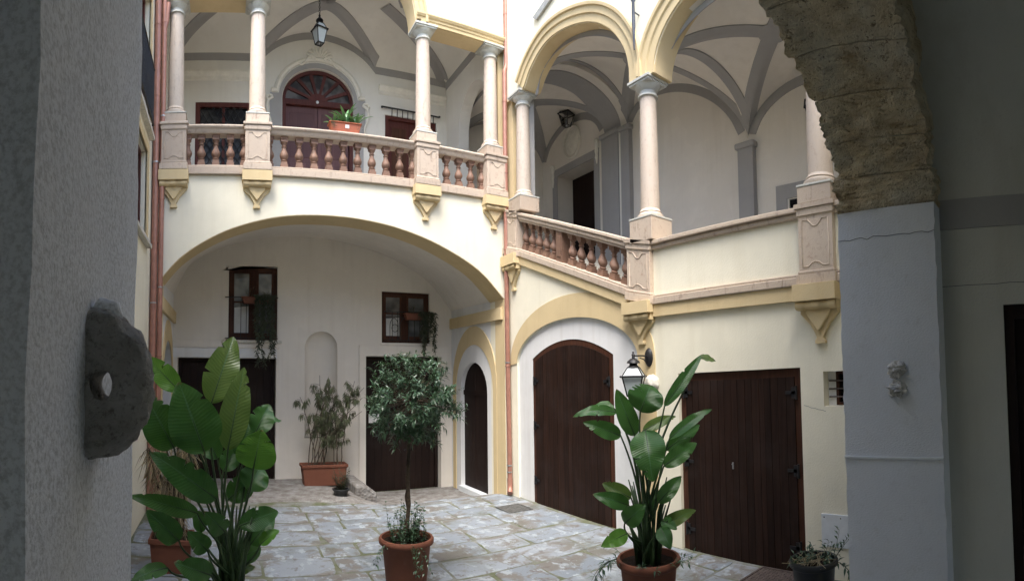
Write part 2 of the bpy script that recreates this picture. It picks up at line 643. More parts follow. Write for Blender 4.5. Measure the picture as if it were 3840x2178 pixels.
def lining(mb, pts, fn, d0, d1, th=0.014):
    """thin skin on the inside of an opening outline (pts run left foot -> crown -> right foot)"""
    inner = off2(pts, -th)
    rows = []
    for p, q in zip(pts, inner):
        rows.append([fn(p[0], p[1], d0), fn(q[0], q[1], d0), fn(q[0], q[1], d1), fn(p[0], p[1], d1)])
    return mb.strip(rows)


def surf_band(mb, zf, path, width, drop=0.014, m=7, th=0.03):
    """band lying under a vault surface z = zf(x, y) along a plan path"""
    n = len(path)
    rows = []
    for i in range(n):
        a, b = Vector(path[max(i - 1, 0)]), Vector(path[min(i + 1, n - 1)])
        t = (b - a).normalized()
        nx, ny = -t.y, t.x
        row = []
        for k in range(m):
            o_ = (k / (m - 1) - 0.5) * width
            x, y = path[i][0] + nx * o_, path[i][1] + ny * o_
            row.append((x, y, zf(x, y) - drop))
        first = (row[0][0], row[0][1], row[0][2] + th)
        last = (row[-1][0], row[-1][1], row[-1][2] + th)
        rows.append([first] + row + [last])
    return mb.strip(rows)


def lin(a, b, n):
    return [tuple(a[k] + (b[k] - a[k]) * i / n for k in range(len(a))) for i in range(n + 1)]


# ---------------------------------------------------------------- ground
XW, YW, XL = 5.96, 10.0, -1.42        # stair front, gallery front, side-wing front


def sm(t):
    t = max(0.0, min(1.0, t))
    return t * t * (3 - 2 * t)


def gz(x, y):
    z = -0.36 * sm((y - 9.9) / 1.9) * sm((x - 2.6) / 1.0)
    z += 0.06 * sm((y - 10.2) / 2.0) * (1 - sm((x - 1.8) / 1.2))
    return z


def heightgrid(xs, ys, zf):
    mb = MB()
    mb.strip([[(x, y, zf(x, y)) for x in xs] for y in ys])
    return mb


_xs = [-40, -20, -8, -4] + [-2 + 0.25 * i for i in range(34)] + [8, 12, 20, 40]
_ys = [-40, -20, -8, -4, 0, 2, 4, 6, 8] + [9 + 0.2 * i for i in range(21)] + [14, 20, 40]
ground = heightgrid(_xs, _ys, lambda x, y: gz(x, y) - 0.012).obj('ground', 'ground_mortar', smooth=180)
tag(ground, 'mossy mortar bed and earth between the courtyard paving stones', 'ground', kind='structure')

paving = thing('pavement', 'courtyard pavement of worn pale irregular stone slabs', 'pavement', (2.3, 6.0, 0), kind='structure')


def stone_piece(x0, x1, y0, y1, rr):
    """one worn slab with wavering edges and a soft rounded rim"""
    g_ = rr.uniform(-0.006, 0.006)
    cx, cy = (x0 + x1) / 2, (y0 + y1) / 2
    hx, hy = (x1 - x0) / 2 - g_, (y1 - y0) / 2 - g_
    skew = rr.uniform(-0.10, 0.10)
    kc = [(rr.uniform(-.06, .03), rr.uniform(-.06, .03)) for _ in range(4)]
    ring = []
    ch = rr.uniform(0.02, 0.06)
    cor = [(hx + kc[0][0] * hx * .6, hy + kc[0][1] * hy), (-hx - kc[1][0] * hx * .6, hy + kc[1][1] * hy),
           (-hx - kc[2][0] * hx * .6, -hy - kc[2][1] * hy), (hx + kc[3][0] * hx * .6, -hy - kc[3][1] * hy)]
    for k in range(4):
        p, q = Vector(cor[k]), Vector(cor[(k + 1) % 4])
        L_ = (q - p).length
        d_ = (q - p) / L_
        nn = Vector((-d_.y, d_.x))
        for i in range(6):
            t = ch / L_ + (1 - 2 * ch / L_) * i / 5
            w_ = p.lerp(q, t) + nn * (rr.uniform(0.0, 0.016) + (0.008 if 0 < i < 5 else 0.014))
            ring.append((cx + w_.x + skew * w_.y, cy + w_.y))
    N = len(ring)
    zt = rr.uniform(-0.004, 0.008)
    tx, ty = rr.uniform(-0.012, 0.012), rr.uniform(-0.012, 0.012)

    def top(x, y, d=0):
        return gz(x, y) + zt + tx * (x - cx) + ty * (y - cy) - d
    vs, fs = [], []
    for (s_, d) in ((1.0, 0.04), (1.0, 0.011), (1 - 0.016 / min(hx, hy), 0.003), (0.80, 0.0), (0.45, -0.002)):
        for x, y in ring:
            X, Y = cx + (x - cx) * s_, cy + (y - cy) * s_
            vs.append((X, Y, top(X, Y, d)))
    for i in range(4):
        for k in range(N):
            j = (k + 1) % N
            fs.append((i * N + k, i * N + j, (i + 1) * N + j, (i + 1) * N + k))
    fs.append(tuple(4 * N + k for k in range(N)))
    mb = MB().add(vs, fs)
    mb.obj('paving_stone', 'paving_stone', paving, smooth=50, at=(cx, cy, 0))


_r = random.Random(11)
_y = 1.7
_n = 0
while _y < 12.6:
    h = _r.uniform(0.44, 0.74)
    if _y + h > 12.55:
        h = 12.75 - _y
    inrec = _y + h > 9.98
    xa, xb = (XL + 0.02, XW - 0.02)
    if inrec:
        xa, xb = -1.22, 5.86
    if _y < 9.98 and inrec:
        h = 9.98 - _y if 9.98 - _y > 0.3 else h
    x = xa + _r.uniform(-0.3, 0.0)
    while x < xb - 0.02:
        L = _r.uniform(0.5, 1.3)
        x0, x1 = max(x, xa), min(x + L, xb)
        if xb - x1 < 0.25:
            x1 = xb
            L = xb - x + 1
        x += L
        if x1 - x0 < 0.15:
            continue
        cxm, cym = (x0 + x1) / 2, _y + h / 2
        # the back-left of the porch and the strip by the doors are rammed cobble concrete
        if cym > 10.6 and cxm < 3.4:
            continue
        if cym > 11.6 and cxm > 3.2:
            continue
        stone_piece(x0, x1, _y + _r.uniform(-0.03, 0.03), _y + h + _r.uniform(-0.03, 0.03), _r)
        _n += 1
    _y += h
cob = MB()
_cx = [-1.25 + 0.18 * i for i in range(41)]
_cy = [10.45 + 0.12 * i for i in range(21)]


def cz(x, y):
    edge = sm((y - 10.45 - 0.22 * sin(x * 1.3)) / 0.35)
    return gz(x, y) - 0.035 + 0.05 * edge + 0.012 * noise.noise(Vector((x * 4, y * 4, 1)))


cob.strip([[(x, y, cz(x, y)) for x in _cx] for y in _cy])
tag(cob.obj('cobbled_path', 'cobble_concrete', smooth=180),
    'rough grey cobbled strip rising to the porch doors', 'path', kind='structure')

# ================================================================ GALLERY WING (back of the court)
GW = thing('gallery_wing', 'cream courtyard wing with red marble balustrade gallery above a wide low arch', 'building', (2.3, YW, 0))
YB = 12.8
FARC = catmull([(-1.24, 4.38), (-0.87, 4.80), (-0.34, 5.16), (0.26, 5.43), (1.03, 5.63), (1.81, 5.70), (2.61, 5.68),
                (3.44, 5.56), (4.32, 5.30), (5.25, 4.84), (5.88, 4.25)], 5)
BARC = catmull([(-1.24, 4.50), (-0.87, 5.22), (-0.34, 5.55), (0.26, 5.76), (1.03, 5.92), (1.81, 5.98), (2.61, 5.95),
                (3.44, 5.80), (4.32, 5.52), (5.25, 5.0), (5.88, 4.28)], 5)
m = MB()
m.slab([[(XL, -0.5), (-1.24, -0.5)] + FARC + [(5.88, -0.5), (5.958, -0.5), (5.958, 6.40), (XL, 6.40)]], FL, YW, YW + 0.64)
m.obj('front_wall', 'plaster_cream', GW)
m = MB()
lining(m, [(-1.24, -0.45), (-1.24, 3.9)] + FARC + [(5.88, 3.7), (5.88, -0.45)], FL, YW + 0.006, YW + 0.40)
m.obj('arch_soffit', 'plaster_ochre', GW, smooth=30)
m = MB()
lining(m, FARC, FL, YW + 0.40, YW + 0.645)
m.obj('arch_soffit', 'plaster_ochre', GW, smooth=30)
# porch vault
rows = []
for k in range(9):
    t = k / 8
    rows.append([(a[0] + (b[0] - a[0]) * t, YW + 0.64 + (YB + 0.03 - YW - 0.64) * t, a[1] + (b[1] - a[1]) * t + 0.012)
                 for a, b in zip(FARC, BARC)])
MB().strip(rows).obj('porch_vault', 'plaster_interior', GW, smooth=180)
# porch side walls
m = MB()
side_door = [(10.83, -0.3), (10.83, 2.15)] + earc(11.55, 2.15, 0.72, 0.74, 180, 0, 16)[1:] + [(12.27, -0.3)]
m.slab([[(10.64, -0.6), (12.82, -0.6), (12.82, 4.6), (10.64, 4.6)], side_door], FR, 5.88, 6.25)
m.obj('porch_side_wall', 'plaster_white', GW)
m = MB()
ldoor = [(10.75, -0.3), (10.75, 2.35)] + earc(11.65, 2.35, 0.9, 0.95, 180, 0, 16)[1:] + [(12.55, -0.3)]
m.slab([[(10.64, -0.6), (12.82, -0.6), (12.82, 4.6), (10.64, 4.6)], ldoor], FR, -1.24, -1.6)
m.obj('porch_side_wall', 'plaster_white', GW)
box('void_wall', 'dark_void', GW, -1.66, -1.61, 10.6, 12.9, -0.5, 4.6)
# ochre arched bands round the side doors and imposts
for xw, sgn, cyc in ((5.88, -1, 11.52), (-1.24, 1, 11.6)):
    m = MB()
    inn = [(cyc - 1.0, -0.45), (cyc - 1.0, 2.2)] + earc(cyc, 2.2, 1.0, 1.12, 180, 0, 20)[1:-1] + [(cyc + 1.0, 2.2), (cyc + 1.0, -0.45)]
    out = [(cyc - 1.15, -0.45), (cyc - 1.17, 2.3)] + earc(cyc, 2.35, 1.17, 1.42, 180, 0, 20)[1:-1] + [(cyc + 1.17, 2.3), (cyc + 1.17, -0.45)]
    m.slab([out + inn[::-1]], FR, xw, xw + sgn * 0.022)
    m.obj('ochre_band', 'plaster_ochre', GW)
    m = MB()
    m.box(min(xw, xw + sgn * 0.07), max(xw, xw + sgn * 0.07), 10.05, 12.78, 3.80, 4.07)
    m.obj('impost', 'plaster_ochre', GW, bevel=0.006)
# side door (dark boards, arched)
D = thing  # alias kept short below


def arch_planks(parent, fn, s0, s1, z0, topf, n, d0, d1, mat='wood_plank', name='plank', gap=0.006, rr=None):
    rr = rr or rnd
    wd = [rr.uniform(0.75, 1.25) for _ in range(n)]
    ac = [0.0]
    for q in wd:
        ac.append(ac[-1] + q)
    for k in range(n):
        a = s0 + (s1 - s0) * ac[k] / ac[-1] + gap / 2
        b = s0 + (s1 - s0) * ac[k + 1] / ac[-1] - gap / 2
        j = rr.uniform(-0.003, 0.003)
        top = [(a + (b - a) * i / 3, topf(a + (b - a) * i / 3)) for i in range(4)]
        MB().slab([[(a, z0), (b, z0)] + top[::-1]], fn, d0 + j, d1).obj(name, mat, parent)


def part(name, parent, at):
    o = bpy.data.objects.new(name, None)
    o.empty_display_size = 0.1
    COL.objects.link(o)
    o.parent = parent
    o.location = Vector(at) - ORG[parent.name]
    ORG[o.name] = Vector(at)
    return o


sd_ = part('door', GW, (5.98, 11.55, -0.2))
arch_planks(sd_, FR, 10.83, 12.27, -0.36, lambda s_: 2.15 + 0.74 * sqrt(max(0, 1 - ((s_ - 11.55) / 0.73) ** 2)), 9, 5.99, 6.03, 'wood_dark')
box('rail', 'wood_dark', sd_, 5.965, 5.992, 10.84, 12.26, 2.08, 2.20)
box('threshold', 'panel_white', GW, 5.82, 6.2, 10.80, 12.30, -0.5, -0.215)

# porch back wall with openings
niche = [(1.98, 1.05), (1.98, 3.26)] + earc(2.385, 3.26, 0.405, 0.40, 180, 0, 14)[1:] + [(2.79, 1.05)]
dl = [(-1.12, -0.3), (-1.12, 2.98), (1.27, 2.98), (1.27, -0.3)]
dr = [(3.52, -0.62), (3.52, 3.06), (5.56, 3.06), (5.56, -0.62)]
w1 = [(0.10, 3.42), (0.10, 5.21), (1.29, 5.21), (1.29, 3.42)]
w2 = [(3.94, 3.41), (3.94, 4.72), (5.25, 4.72), (5.25, 3.41)]
m = MB()
m.slab([[(-1.4, -0.7), (6.0, -0.7), (6.0, 6.3), (-1.4, 6.3)], niche, dl, dr, w1, w2], FL, YB, YB + 0.42)
m.obj('porch_back_wall', 'plaster_interior', GW)
# niche: curved hollow
rows = []
for k in range(13):
    a = pi * k / 12
    rows.append([(2.385 - 0.405 * cos(a), YB + 0.02 + 0.24 * sin(a), z) for z in (1.05, 2.0, 3.26)])
m = MB().strip(rows)
rows = []
for i in range(7):
    e = (pi / 2) * i / 6
    rows.append([(2.385 - 0.405 * cos(pi * k / 12) * cos(e), YB + 0.02 + 0.24 * sin(pi * k / 12) * cos(e), 3.26 + 0.40 * sin(e)) for k in range(13)])
m.strip(rows)
m.add([(1.98, YB + .02, 1.05), (2.79, YB + .02, 1.05), (2.79, YB + .4, 1.05), (1.98, YB + .4, 1.05)], [(0, 1, 2, 3)])
m.obj('niche', 'plaster_interior', GW, smooth=60)
# splayed recess above the tall window and ledge over left door
m = MB()
m.slab([[(-0.03, 3.43), (0.085, 3.43), (0.085, 5.22), (1.305, 5.22), (1.305, 5.47), (-0.03, 5.10)]], FL, YB - 0.018, YB)
m.obj('window_surround', 'plaster_interior', GW)
box('ledge', 'plaster_interior', GW, -1.24, 1.36, YB - 0.035, YB, 3.22, 3.40, 0.006)
box('ledge', 'plaster_white', GW, -1.24, 1.29, YB - 0.02, YB, 2.985, 3.215)
m = MB()
m.slab([[(3.34, -0.5), (3.515, -0.5), (3.515, 3.065), (5.565, 3.065), (5.565, 2.9), (5.86, 2.9), (5.86, 3.33), (3.34, 3.33)]], FL, YB - 0.045, YB)
m.obj('door_surround', 'plaster_interior', GW, bevel=0.006)

# two big plain dark doors of the porch
for (a, b, z0, z1, nb) in ((-1.11, 1.26, 0.02, 2.97, 12), (3.53, 5.55, -0.45, 3.05, 10)):
    dd = part('door', GW, ((a + b) / 2, YB + 0.25, z0))
    arch_planks(dd, FL, a + 0.09, b - 0.09, z0, lambda s_, z1=z1: z1 - 0.10, nb, YB + 0.235, YB + 0.28, 'wood_dark')
    MB().slab([[(a, z0), (a + 0.085, z0), (a + 0.085, z1 - 0.09), (b - 0.085, z1 - 0.09), (b - 0.085, z0), (b, z0), (b, z1), (a, z1)]],
              FL, YB + 0.20, YB + 0.30).obj('door_frame', 'wood_dark', dd)
    MB().lathe([(0.0, 0), (0.022, 0.004), (0.03, 0.02), (0.022, 0.04), (0.0, 0.046)], 10, ((a + b) / 2 + 0.09, YB + 0.235, z0 + 1.1),
               (0, -1, 0), False).obj('door_knob', 'iron', dd, 180)
box('door_step', 'cobble_concrete', GW, 3.4, 5.8, YB - 0.25, YB + 0.5, -0.62, -0.40, 0.02)
# stone footing that runs out from the wall left of the right-hand door
m = MB()
m.slab([[(2.9, -0.5), (3.42, -0.5), (3.42, -0.05), (3.2, 0.12), (2.92, 0.16)]], FL, YB - 1.35, YB)
m.obj('footing', 'cobble_concrete', GW, bevel=0.05)


def casement_window(parent, x0, x1, z0, z1, y, split, tr):
    """two-leaf wooden window; panes and frame members are parts of it"""
    win = part('window', parent, ((x0 + x1) / 2, y, z0))
    xm = x0 + (x1 - x0) * split
    f = 0.085
    MB().slab([[(x0, z0), (x1, z0), (x1, z1), (x0, z1)], [(x0 + f, z0 + f), (xm - 0.07, z0 + f), (xm - 0.07, z1 - f), (x0 + f, z1 - f)],
               [(xm + 0.07, z0 + f), (x1 - f, z0 + f), (x1 - f, z1 - f), (xm + 0.07, z1 - f)]], FL, y, y + 0.08).obj('frame', 'wood_frame', win, bevel=0.004)
    for a, b in ((x0 + f, xm - 0.07), (xm + 0.07, x1 - f)):
        ib = 0.05
        MB().slab([[(a, z0 + f), (b, z0 + f), (b, z1 - f), (a, z1 - f)],
                   [(a + ib, z0 + f + 0.09), (b - ib, z0 + f + 0.09), (b - ib, z1 - f - ib), (a + ib, z1 - f - ib)]],
                  FL, y + 0.018, y + 0.06).obj('casement', 'wood_frame', win)
        for za, zb in ((z0 + f + 0.09, tr - 0.02), (tr + 0.02, z1 - f - ib)):
            MB().slab([[(a + ib, za), (b - ib, za), (b - ib, zb), (a + ib, zb)]], FL, y + 0.036, y + 0.044).obj('pane', 'window_pane', win)
        box('glazing_bar', 'wood_frame', win, a + ib, b - ib, y + 0.028, y + 0.052, tr - 0.02, tr + 0.02)
        if a < xm:
            MB().slab([[(a + ib + .01, z0 + f + 0.10), (b - ib - .01, z0 + f + 0.10), (b - ib - .01, tr - 0.10), (a + ib + 0.01, tr - 0.14)]],
                      FL, y + 0.031, y + 0.034).obj('curtain', 'curtain', win)
    return win


casement_window(GW, 0.10, 1.29, 3.42, 5.20, YB + 0.10, 0.52, 4.36)
casement_window(GW, 3.94, 5.25, 3.41, 4.72, YB + 0.06, 0.48, 4.17)
box('window_sill', 'pale_stone', GW, -0.06, 1.40, YB - 0.09, YB + 0.18, 3.345, 3.415, 0.01)
box('window_sill', 'plaster_interior', GW, 3.90, 5.29, YB - 0.03, YB + 0.12, 3.335, 3.405, 0.01)


def window_rail(parent, x0, x1, z0, z1, y, xs, arch=False):
    r_ = part('window_railing', parent, ((x0 + x1) / 2, y, z0))
    MB().tube([(x0, y + 0.1, z1), (x0, y, z1), (x1, y, z1), (x1, y + 0.1, z1)], 0.013, 6).obj('hand_rail', 'iron', r_)
    MB().tube([(x0, y + 0.1, z0), (x0, y, z0), (x1, y, z0), (x1, y + 0.1, z0)], 0.011, 6).obj('bottom_rail', 'iron', r_)
    for x in xs:
        MB().tube([(x, y, z0), (x, y, z1)], 0.009, 6).obj('bar', 'iron', r_)
    if arch:
        MB().tube([(x0, y, z1 - 0.14), (x1, y, z1 - 0.14)], 0.009, 6).obj('bar', 'iron', r_)
        for xc in arch:
            MB().tube([(xc - 0.11, y, z0)] + [(p, y, q) for p, q in earc(xc, z1 - 0.36, 0.11, 0.19, 180, 0, 10)] + [(xc + 0.11, y, z0)], 0.008, 5).obj('arch_bar', 'iron', r_)
        xc = arch[0]
        MB().tube([(xc + 0.02 + 0.085 * cos(a * pi / 8), y - 0.004, z1 - 0.42 + 0.095 * sin(a * pi / 8)) for a in range(17)], 0.008, 5).obj('ring', 'iron', r_)
    return r_


window_rail(GW, 0.02, 1.30, 3.46, 4.45, YB - 0.06, [0.40, 0.53, 0.80, 0.95, 1.1, 1.2])
window_rail(GW, 4.02, 5.24, 3.47, 4.20, YB - 0.06, [4.2, 4.35, 4.65, 4.8, 4.95, 5.1], (4.25, 4.52))

# ---- gallery floor, balustrade
box('gallery_floor', 'plaster_interior', GW, XL, 5.955, YW + 0.05, YB, 6.30, 6.42)


def baluster_mesh(name, h, slope=0.0, mat='marble_red'):
    """turned baluster: square foot and head, octagonal vase; sheared for the stair"""
    m_ = MB()

    def sq(w_, za, zb):
        m_.box(-w_, w_, -w_, w_, za, zb)
    k = h / 0.62
    sq(0.072, 0.0, 0.075 * k)
    sq(0.060, 0.075 * k, 0.125 * k)
    prof = [(0.045, 0.125), (0.062, 0.14), (0.066, 0.155), (0.048, 0.172), (0.066, 0.20), (0.083, 0.235), (0.086, 0.262), (0.078, 0.30),
            (0.056, 0.345), (0.042, 0.385), (0.039, 0.42), (0.052, 0.428), (0.052, 0.444), (0.038, 0.45), (0.042, 0.475), (0.060, 0.50),
            (0.064, 0.512), (0.05, 0.52)]
    m_.lathe([(r, z * k) for r, z in prof], 12)
    sq(0.064, 0.52 * k, 0.575 * k)
    sq(0.075, 0.575 * k, h)
    if slope:
        m_.v = [(x, y, z + slope * y) for x, y, z in m_.v]
    return m_.mesh(name, mat, 35)


def pedestal(parent, xc, yc, hw, hd, z0, z1, facing, mat='marble_pink', slopes=None):
    """panelled pedestal; facing 'y' shows its face to -y, 'x' to -x"""
    p_ = part('pedestal', parent, (xc, yc, z0))
    H = z1 - z0
    MB().box(xc - hw, xc + hw, yc - hd, yc + hd, z0 + 0.05, z1 - 0.05).obj('die', mat, p_, bevel=0.004)
    MB().box(xc - hw - 0.035, xc + hw + 0.035, yc - hd - 0.035, yc + hd + 0.035, z0, z0 + 0.12).obj('base', mat, p_, bevel=0.01)
    MB().box(xc - hw - 0.018, xc + hw + 0.018, yc - hd - 0.018, yc + hd + 0.018, z0 + 0.12, z0 + 0.165).obj('base_moulding', mat, p_, bevel=0.015)
    MB().box(xc - hw - 0.04, xc + hw + 0.04, yc - hd - 0.04, yc + hd + 0.04, z1 - 0.055, z1).obj('cap', mat, p_, bevel=0.012)
    MB().box(xc - hw - 0.02, xc + hw + 0.02, yc - hd - 0.02, yc + hd + 0.02, z1 - 0.155, z1 - 0.055).obj('cap_moulding', mat, p_, bevel=0.02)
    # raised panel border, with the dropped curve at head and foot
    w_ = (hw if facing == 'y' else hd) - 0.055
    za, zb = z0 + 0.215, z1 - 0.20
    path = [(-w_, za), (-w_, zb), (-w_ * 0.55, zb), (-w_ * 0.45, zb - 0.025), (-w_ * 0.2, zb - 0.075), (0, zb - 0.085), (w_ * 0.2, zb - 0.075),
            (w_ * 0.45, zb - 0.025), (w_ * 0.55, zb), (w_, zb), (w_, za), (w_ * 0.55, za), (w_ * 0.35, za + 0.03), (0, za + 0.055),
            (-w_ * 0.35, za + 0.03), (-w_ * 0.55, za), (-w_, za)]
    m_ = MB()
    if facing == 'y':
        m_.tube([(xc + a, yc - hd, z) for a, z in path], 0.010, 5)
    else:
        m_.tube([(xc - hw, yc + a, z) for a, z in path], 0.010, 5)
    m_.obj('panel_border', mat, p_, smooth=60)
    return p_


def corbel(parent, xc, yc, facing, ztop, ztip, hw=0.28, dep=0.20):
    """ochre bracket: block, rolled moulding, shield narrowing to a small foot"""
    c_ = part('corbel', parent, (xc, yc, ztip))
    H = ztop - ztip

    def P(a, z, d):
        return (xc + a, yc - d, z) if facing == 'y' else (xc - d, yc + a, z)
    zb = ztop - 0.29 * H
    MB().slab([[(-hw, zb), (hw, zb), (hw, ztop - 0.003), (-hw, ztop - 0.003)]], P, -0.02, dep).obj('block', 'plaster_ochre', c_, bevel=0.006)
    m_ = MB()
    r_ = 0.055
    for k in range(5):       # fluted roll under the block
        a0 = -hw + 0.02 + k * (2 * hw - 0.04) / 5
        a1 = a0 + (2 * hw - 0.04) / 5
        rr_ = r_ * (1.0 if k % 2 == 0 else 0.82)
        ring = [[P(a, zb - 0.05 + rr_ * sin(t), dep * 0.62 + rr_ * cos(t)) for t in [pi / 2 - pi * i / 8 for i in range(9)]] for a in (a0, a1)]
        m_.strip(ring)
    m_.slab([[(-hw + 0.02, zb - 0.105), (hw - 0.02, zb - 0.105), (hw - 0.02, zb), (-hw + 0.02, zb)]], P, -0.02, dep * 0.62)
    m_.obj('roll', 'plaster_ochre', c_, smooth=40)
    zs = zb - 0.105
    lh = zs - ztip

    def outline(sc_, zlo):
        right = [(hw - 0.03, zs), (hw - 0.03, zs - 0.10 * lh), (hw * 0.72, zs - 0.22 * lh), (hw * 0.45, zs - 0.42 * lh), (hw * 0.28, zs - 0.62 * lh),
                 (hw * 0.16, zs - 0.80 * lh), (hw * 0.16, zs - 0.84 * lh), (hw * 0.24, zs - 0.92 * lh), (hw * 0.24, ztip)]
        right = [(a * sc_, max(z, zlo)) for a, z in right]
        return right + [(-a, z) for a, z in reversed(right)]
    MB().slab([outline(1, ztip)], P, -0.02, 0.06).obj('shield', 'plaster_ochre', c_, bevel=0.006)
    inner = [(hw * 0.62, zs), (hw * 0.5, zs - 0.16 * lh), (hw * 0.3, zs - 0.36 * lh), (0.012, zs - 0.62 * lh)]
    MB().slab([inner + [(-a, z) for a, z in reversed(inner)]], P, 0.055, dep * 0.5).obj('raised_shield', 'plaster_ochre', c_, bevel=0.012)
    return c_


_colcache = {}


def column(parent, xc, yc, zp0, zp1, ztop, hwp=0.22, r=0.158):
    """plinth block, moulded base, tapered shaft, Tuscan capital with square abacus"""
    c_ = part('column', parent, (xc, yc, zp0))
    MB().box(xc - hwp, xc + hwp, yc - hwp, yc + hwp, zp0, zp1 - 0.03).obj('plinth', 'marble_pink', c_, bevel=0.008)
    MB().box(xc - hwp - 0.008, xc + hwp + 0.008, yc - hwp - 0.008, yc + hwp + 0.008, zp1 - 0.03, zp1).obj('plinth_slab', 'marble_grey', c_, bevel=0.006)
    b0 = zp1
    prof = [(0.215, 0), (0.222, 0.025), (0.215, 0.055), (0.19, 0.068), (0.182, 0.085), (0.19, 0.10), (0.178, 0.115), (0.166, 0.125), (0.16, 0.15)]
    MB().lathe([(a * r / 0.158, b0 + z) for a, z in prof], 28, (xc, yc, 0)).obj('base', 'marble_pale', c_, smooth=45)
    zs0, zs1 = b0 + 0.15, ztop - 0.27
    prof = []
    for k in range(9):
        t = k / 8
        prof.append((r * (1.0 - 0.14 * t ** 1.7), zs0 + (zs1 - zs0) * t))
    MB().lathe(prof, 32, (xc, yc, 0)).obj('shaft', 'marble_pale', c_, smooth=60)
    rt = r * 0.86
    prof = [(rt, 0), (rt + 0.028, 0.01), (rt + 0.032, 0.025), (rt + 0.024, 0.04), (rt + 0.004, 0.046), (rt + 0.002, 0.10), (rt + 0.02, 0.115),
            (rt + 0.055, 0.15), (rt + 0.075, 0.18), (rt + 0.08, 0.195)]
    MB().lathe([(a, zs1 + z) for a, z in prof], 28, (xc, yc, 0)).obj('capital', 'marble_grey', c_, smooth=45)
    ab = 0.245 * r / 0.158
    m_ = MB()
    m_.box(xc - ab + 0.02, xc + ab - 0.02, yc - ab + 0.02, yc + ab - 0.02, ztop - 0.077, ztop - 0.045)
    m_.box(xc - ab, xc + ab, yc - ab, yc + ab, ztop - 0.045, ztop - 0.002)
    m_.obj('abacus', 'marble_grey', c_, bevel=0.006)
    return c_


GX = [-1.0, 0.59, 4.01, 5.62]
ZR = 7.37
BAL_Z0, BAL_H = 6.585, 0.62
bal_me = baluster_mesh('baluster', BAL_H)
for i, x in enumerate(GX):
    hw = 0.235
    pedestal(GW, x, 10.07, hw, 0.25, 6.45, ZR, 'y')
    corbel(GW, x, YW, 'y', 6.45, 5.76, 0.285, 0.21)
    column(GW, x, 10.09, ZR, 7.595, 9.87)
rails = [(GX[0] + 0.235, GX[1] - 0.235, 3), (GX[1] + 0.235, GX[2] - 0.235, 9), (GX[2] + 0.235, GX[3] - 0.235, 3)]
for a, b, n in rails:
    bl = part('balustrade', GW, ((a + b) / 2, 10.07, 6.42))
    MB().box(a, b, 9.93, 10.22, 6.402, 6.545).obj('base_course', 'marble_pink', bl, bevel=0.012)
    MB().box(a, b, 9.955, 10.20, 6.545, 6.59).obj('base_moulding', 'marble_pink', bl, bevel=0.015)
    m = MB()
    m.slab([[(9.90, 7.30), (9.89, 7.325), (9.90, 7.352), (9.93, 7.366), (10.21, 7.366), (10.25, 7.345), (10.25, 7.30), (10.215, 7.275), (10.20, 7.235),
             (10.18, 7.20), (9.96, 7.20), (9.94, 7.235), (9.925, 7.275)]], lambda p, q, d: (d, p, q), a, b)
    m.obj('hand_rail', 'marble_pink', bl, bevel=0.004)
    sp = (b - a) / (n + 1)
    for k in range(n + 2):
        x = a + sp * k
        if k == 0:
            x += 0.015
        if k == n + 1:
            x -= 0.015
        link('baluster', bal_me, bl, (x, 10.075, BAL_Z0))
    for k in range(int((b - a) / 0.9)):      # joints of the base course, slightly open
        pass

# ---- entablature over the gallery columns
GARC = earc(2.30, 9.87, 1.49, 1.50, 180, 0, 32)
m = MB()
m.slab([[(XL, 9.87), (0.80, 9.87)] + GARC[1:-1] + [(3.80, 9.87), (5.958, 9.87), (5.958, 12.6), (XL, 12.6)]], FL, 9.92, 10.34)
m.obj('upper_wall', 'plaster_cream', GW)
m = MB()
lining(m, GARC, FL, 9.93, 10.345)
m.obj('arch_soffit', 'plaster_ochre', GW, smooth=30)
for a, b in ((XL, 0.80), (3.80, 5.955)):
    box('lintel_soffit', 'plaster_ochre', GW, a, b, 9.93, 10.345, 9.855, 9.872)
    m = MB()
    m.slab([[(9.92, 9.862), (9.895, 9.862), (9.895, 9.93), (9.875, 9.94), (9.875, 9.985), (9.85, 9.995), (9.825, 10.035), (9.825, 10.06), (9.92, 10.075)]],
           lambda p, q, d: (d, p, q), a, b - 0.02)
    m.obj('lintel_moulding', 'plaster_ochre', GW)
m = MB()
moulding(m, GARC, [(0.004, 9.92), (0.004, 9.895), (0.10, 9.895), (0.115, 9.87), (0.19, 9.87), (0.205, 9.83), (0.25, 9.83), (0.26, 9.92)], FL)
m.obj('archivolt', 'plaster_ochre', GW, smooth=25)
box('end_pier', 'plaster_ochre', GW, XL, -1.235, 10.0, 10.36, 6.42, 9.86)
box('end_pier', 'plaster_ochre', GW, 5.80, 5.955, 10.06, 10.40, 6.42, 9.86)

# ---- gallery interior
cd_hole = [(1.37, 6.4), (1.37, 9.47)] + earc(2.285, 9.47, 0.915, 0.82, 180, 0, 24)[1:-1] + [(3.20, 9.47), (3.20, 6.4)]
wl_hole = [(-0.78, 7.0), (-0.78, 9.30), (0.62, 9.30), (0.62, 7.0)]
dr_hole = [(4.03, 6.4), (4.03, 9.33), (5.47, 9.33), (5.47, 6.4)]
m = MB()
m.slab([[(-1.5, 6.2), (5.9, 6.2), (5.9, 12.2), (-1.5, 12.2)], cd_hole, wl_hole, dr_hole], FL, YB, YB + 0.35)
m.obj('gallery_back_wall', 'plaster_gallery', GW)
gh = [(10.42, 6.0), (10.42, 8.75)] + earc(11.22, 8.75, 0.80, 0.95, 180, 0, 20)[1:-1] + [(12.02, 8.75), (12.02, 6.0)]
m = MB()
m.slab([[(10.34, 6.1), (12.82, 6.1), (12.82, 12.0), (10.34, 12.0)], gh], FR, 5.76, 6.05)
m.obj('gallery_end_wall', 'plaster_gallery', GW)
box('gallery_end_wall', 'plaster_gallery', GW, -1.6, XL + 0.02, 10.34, 12.82, 6.1, 12.0)


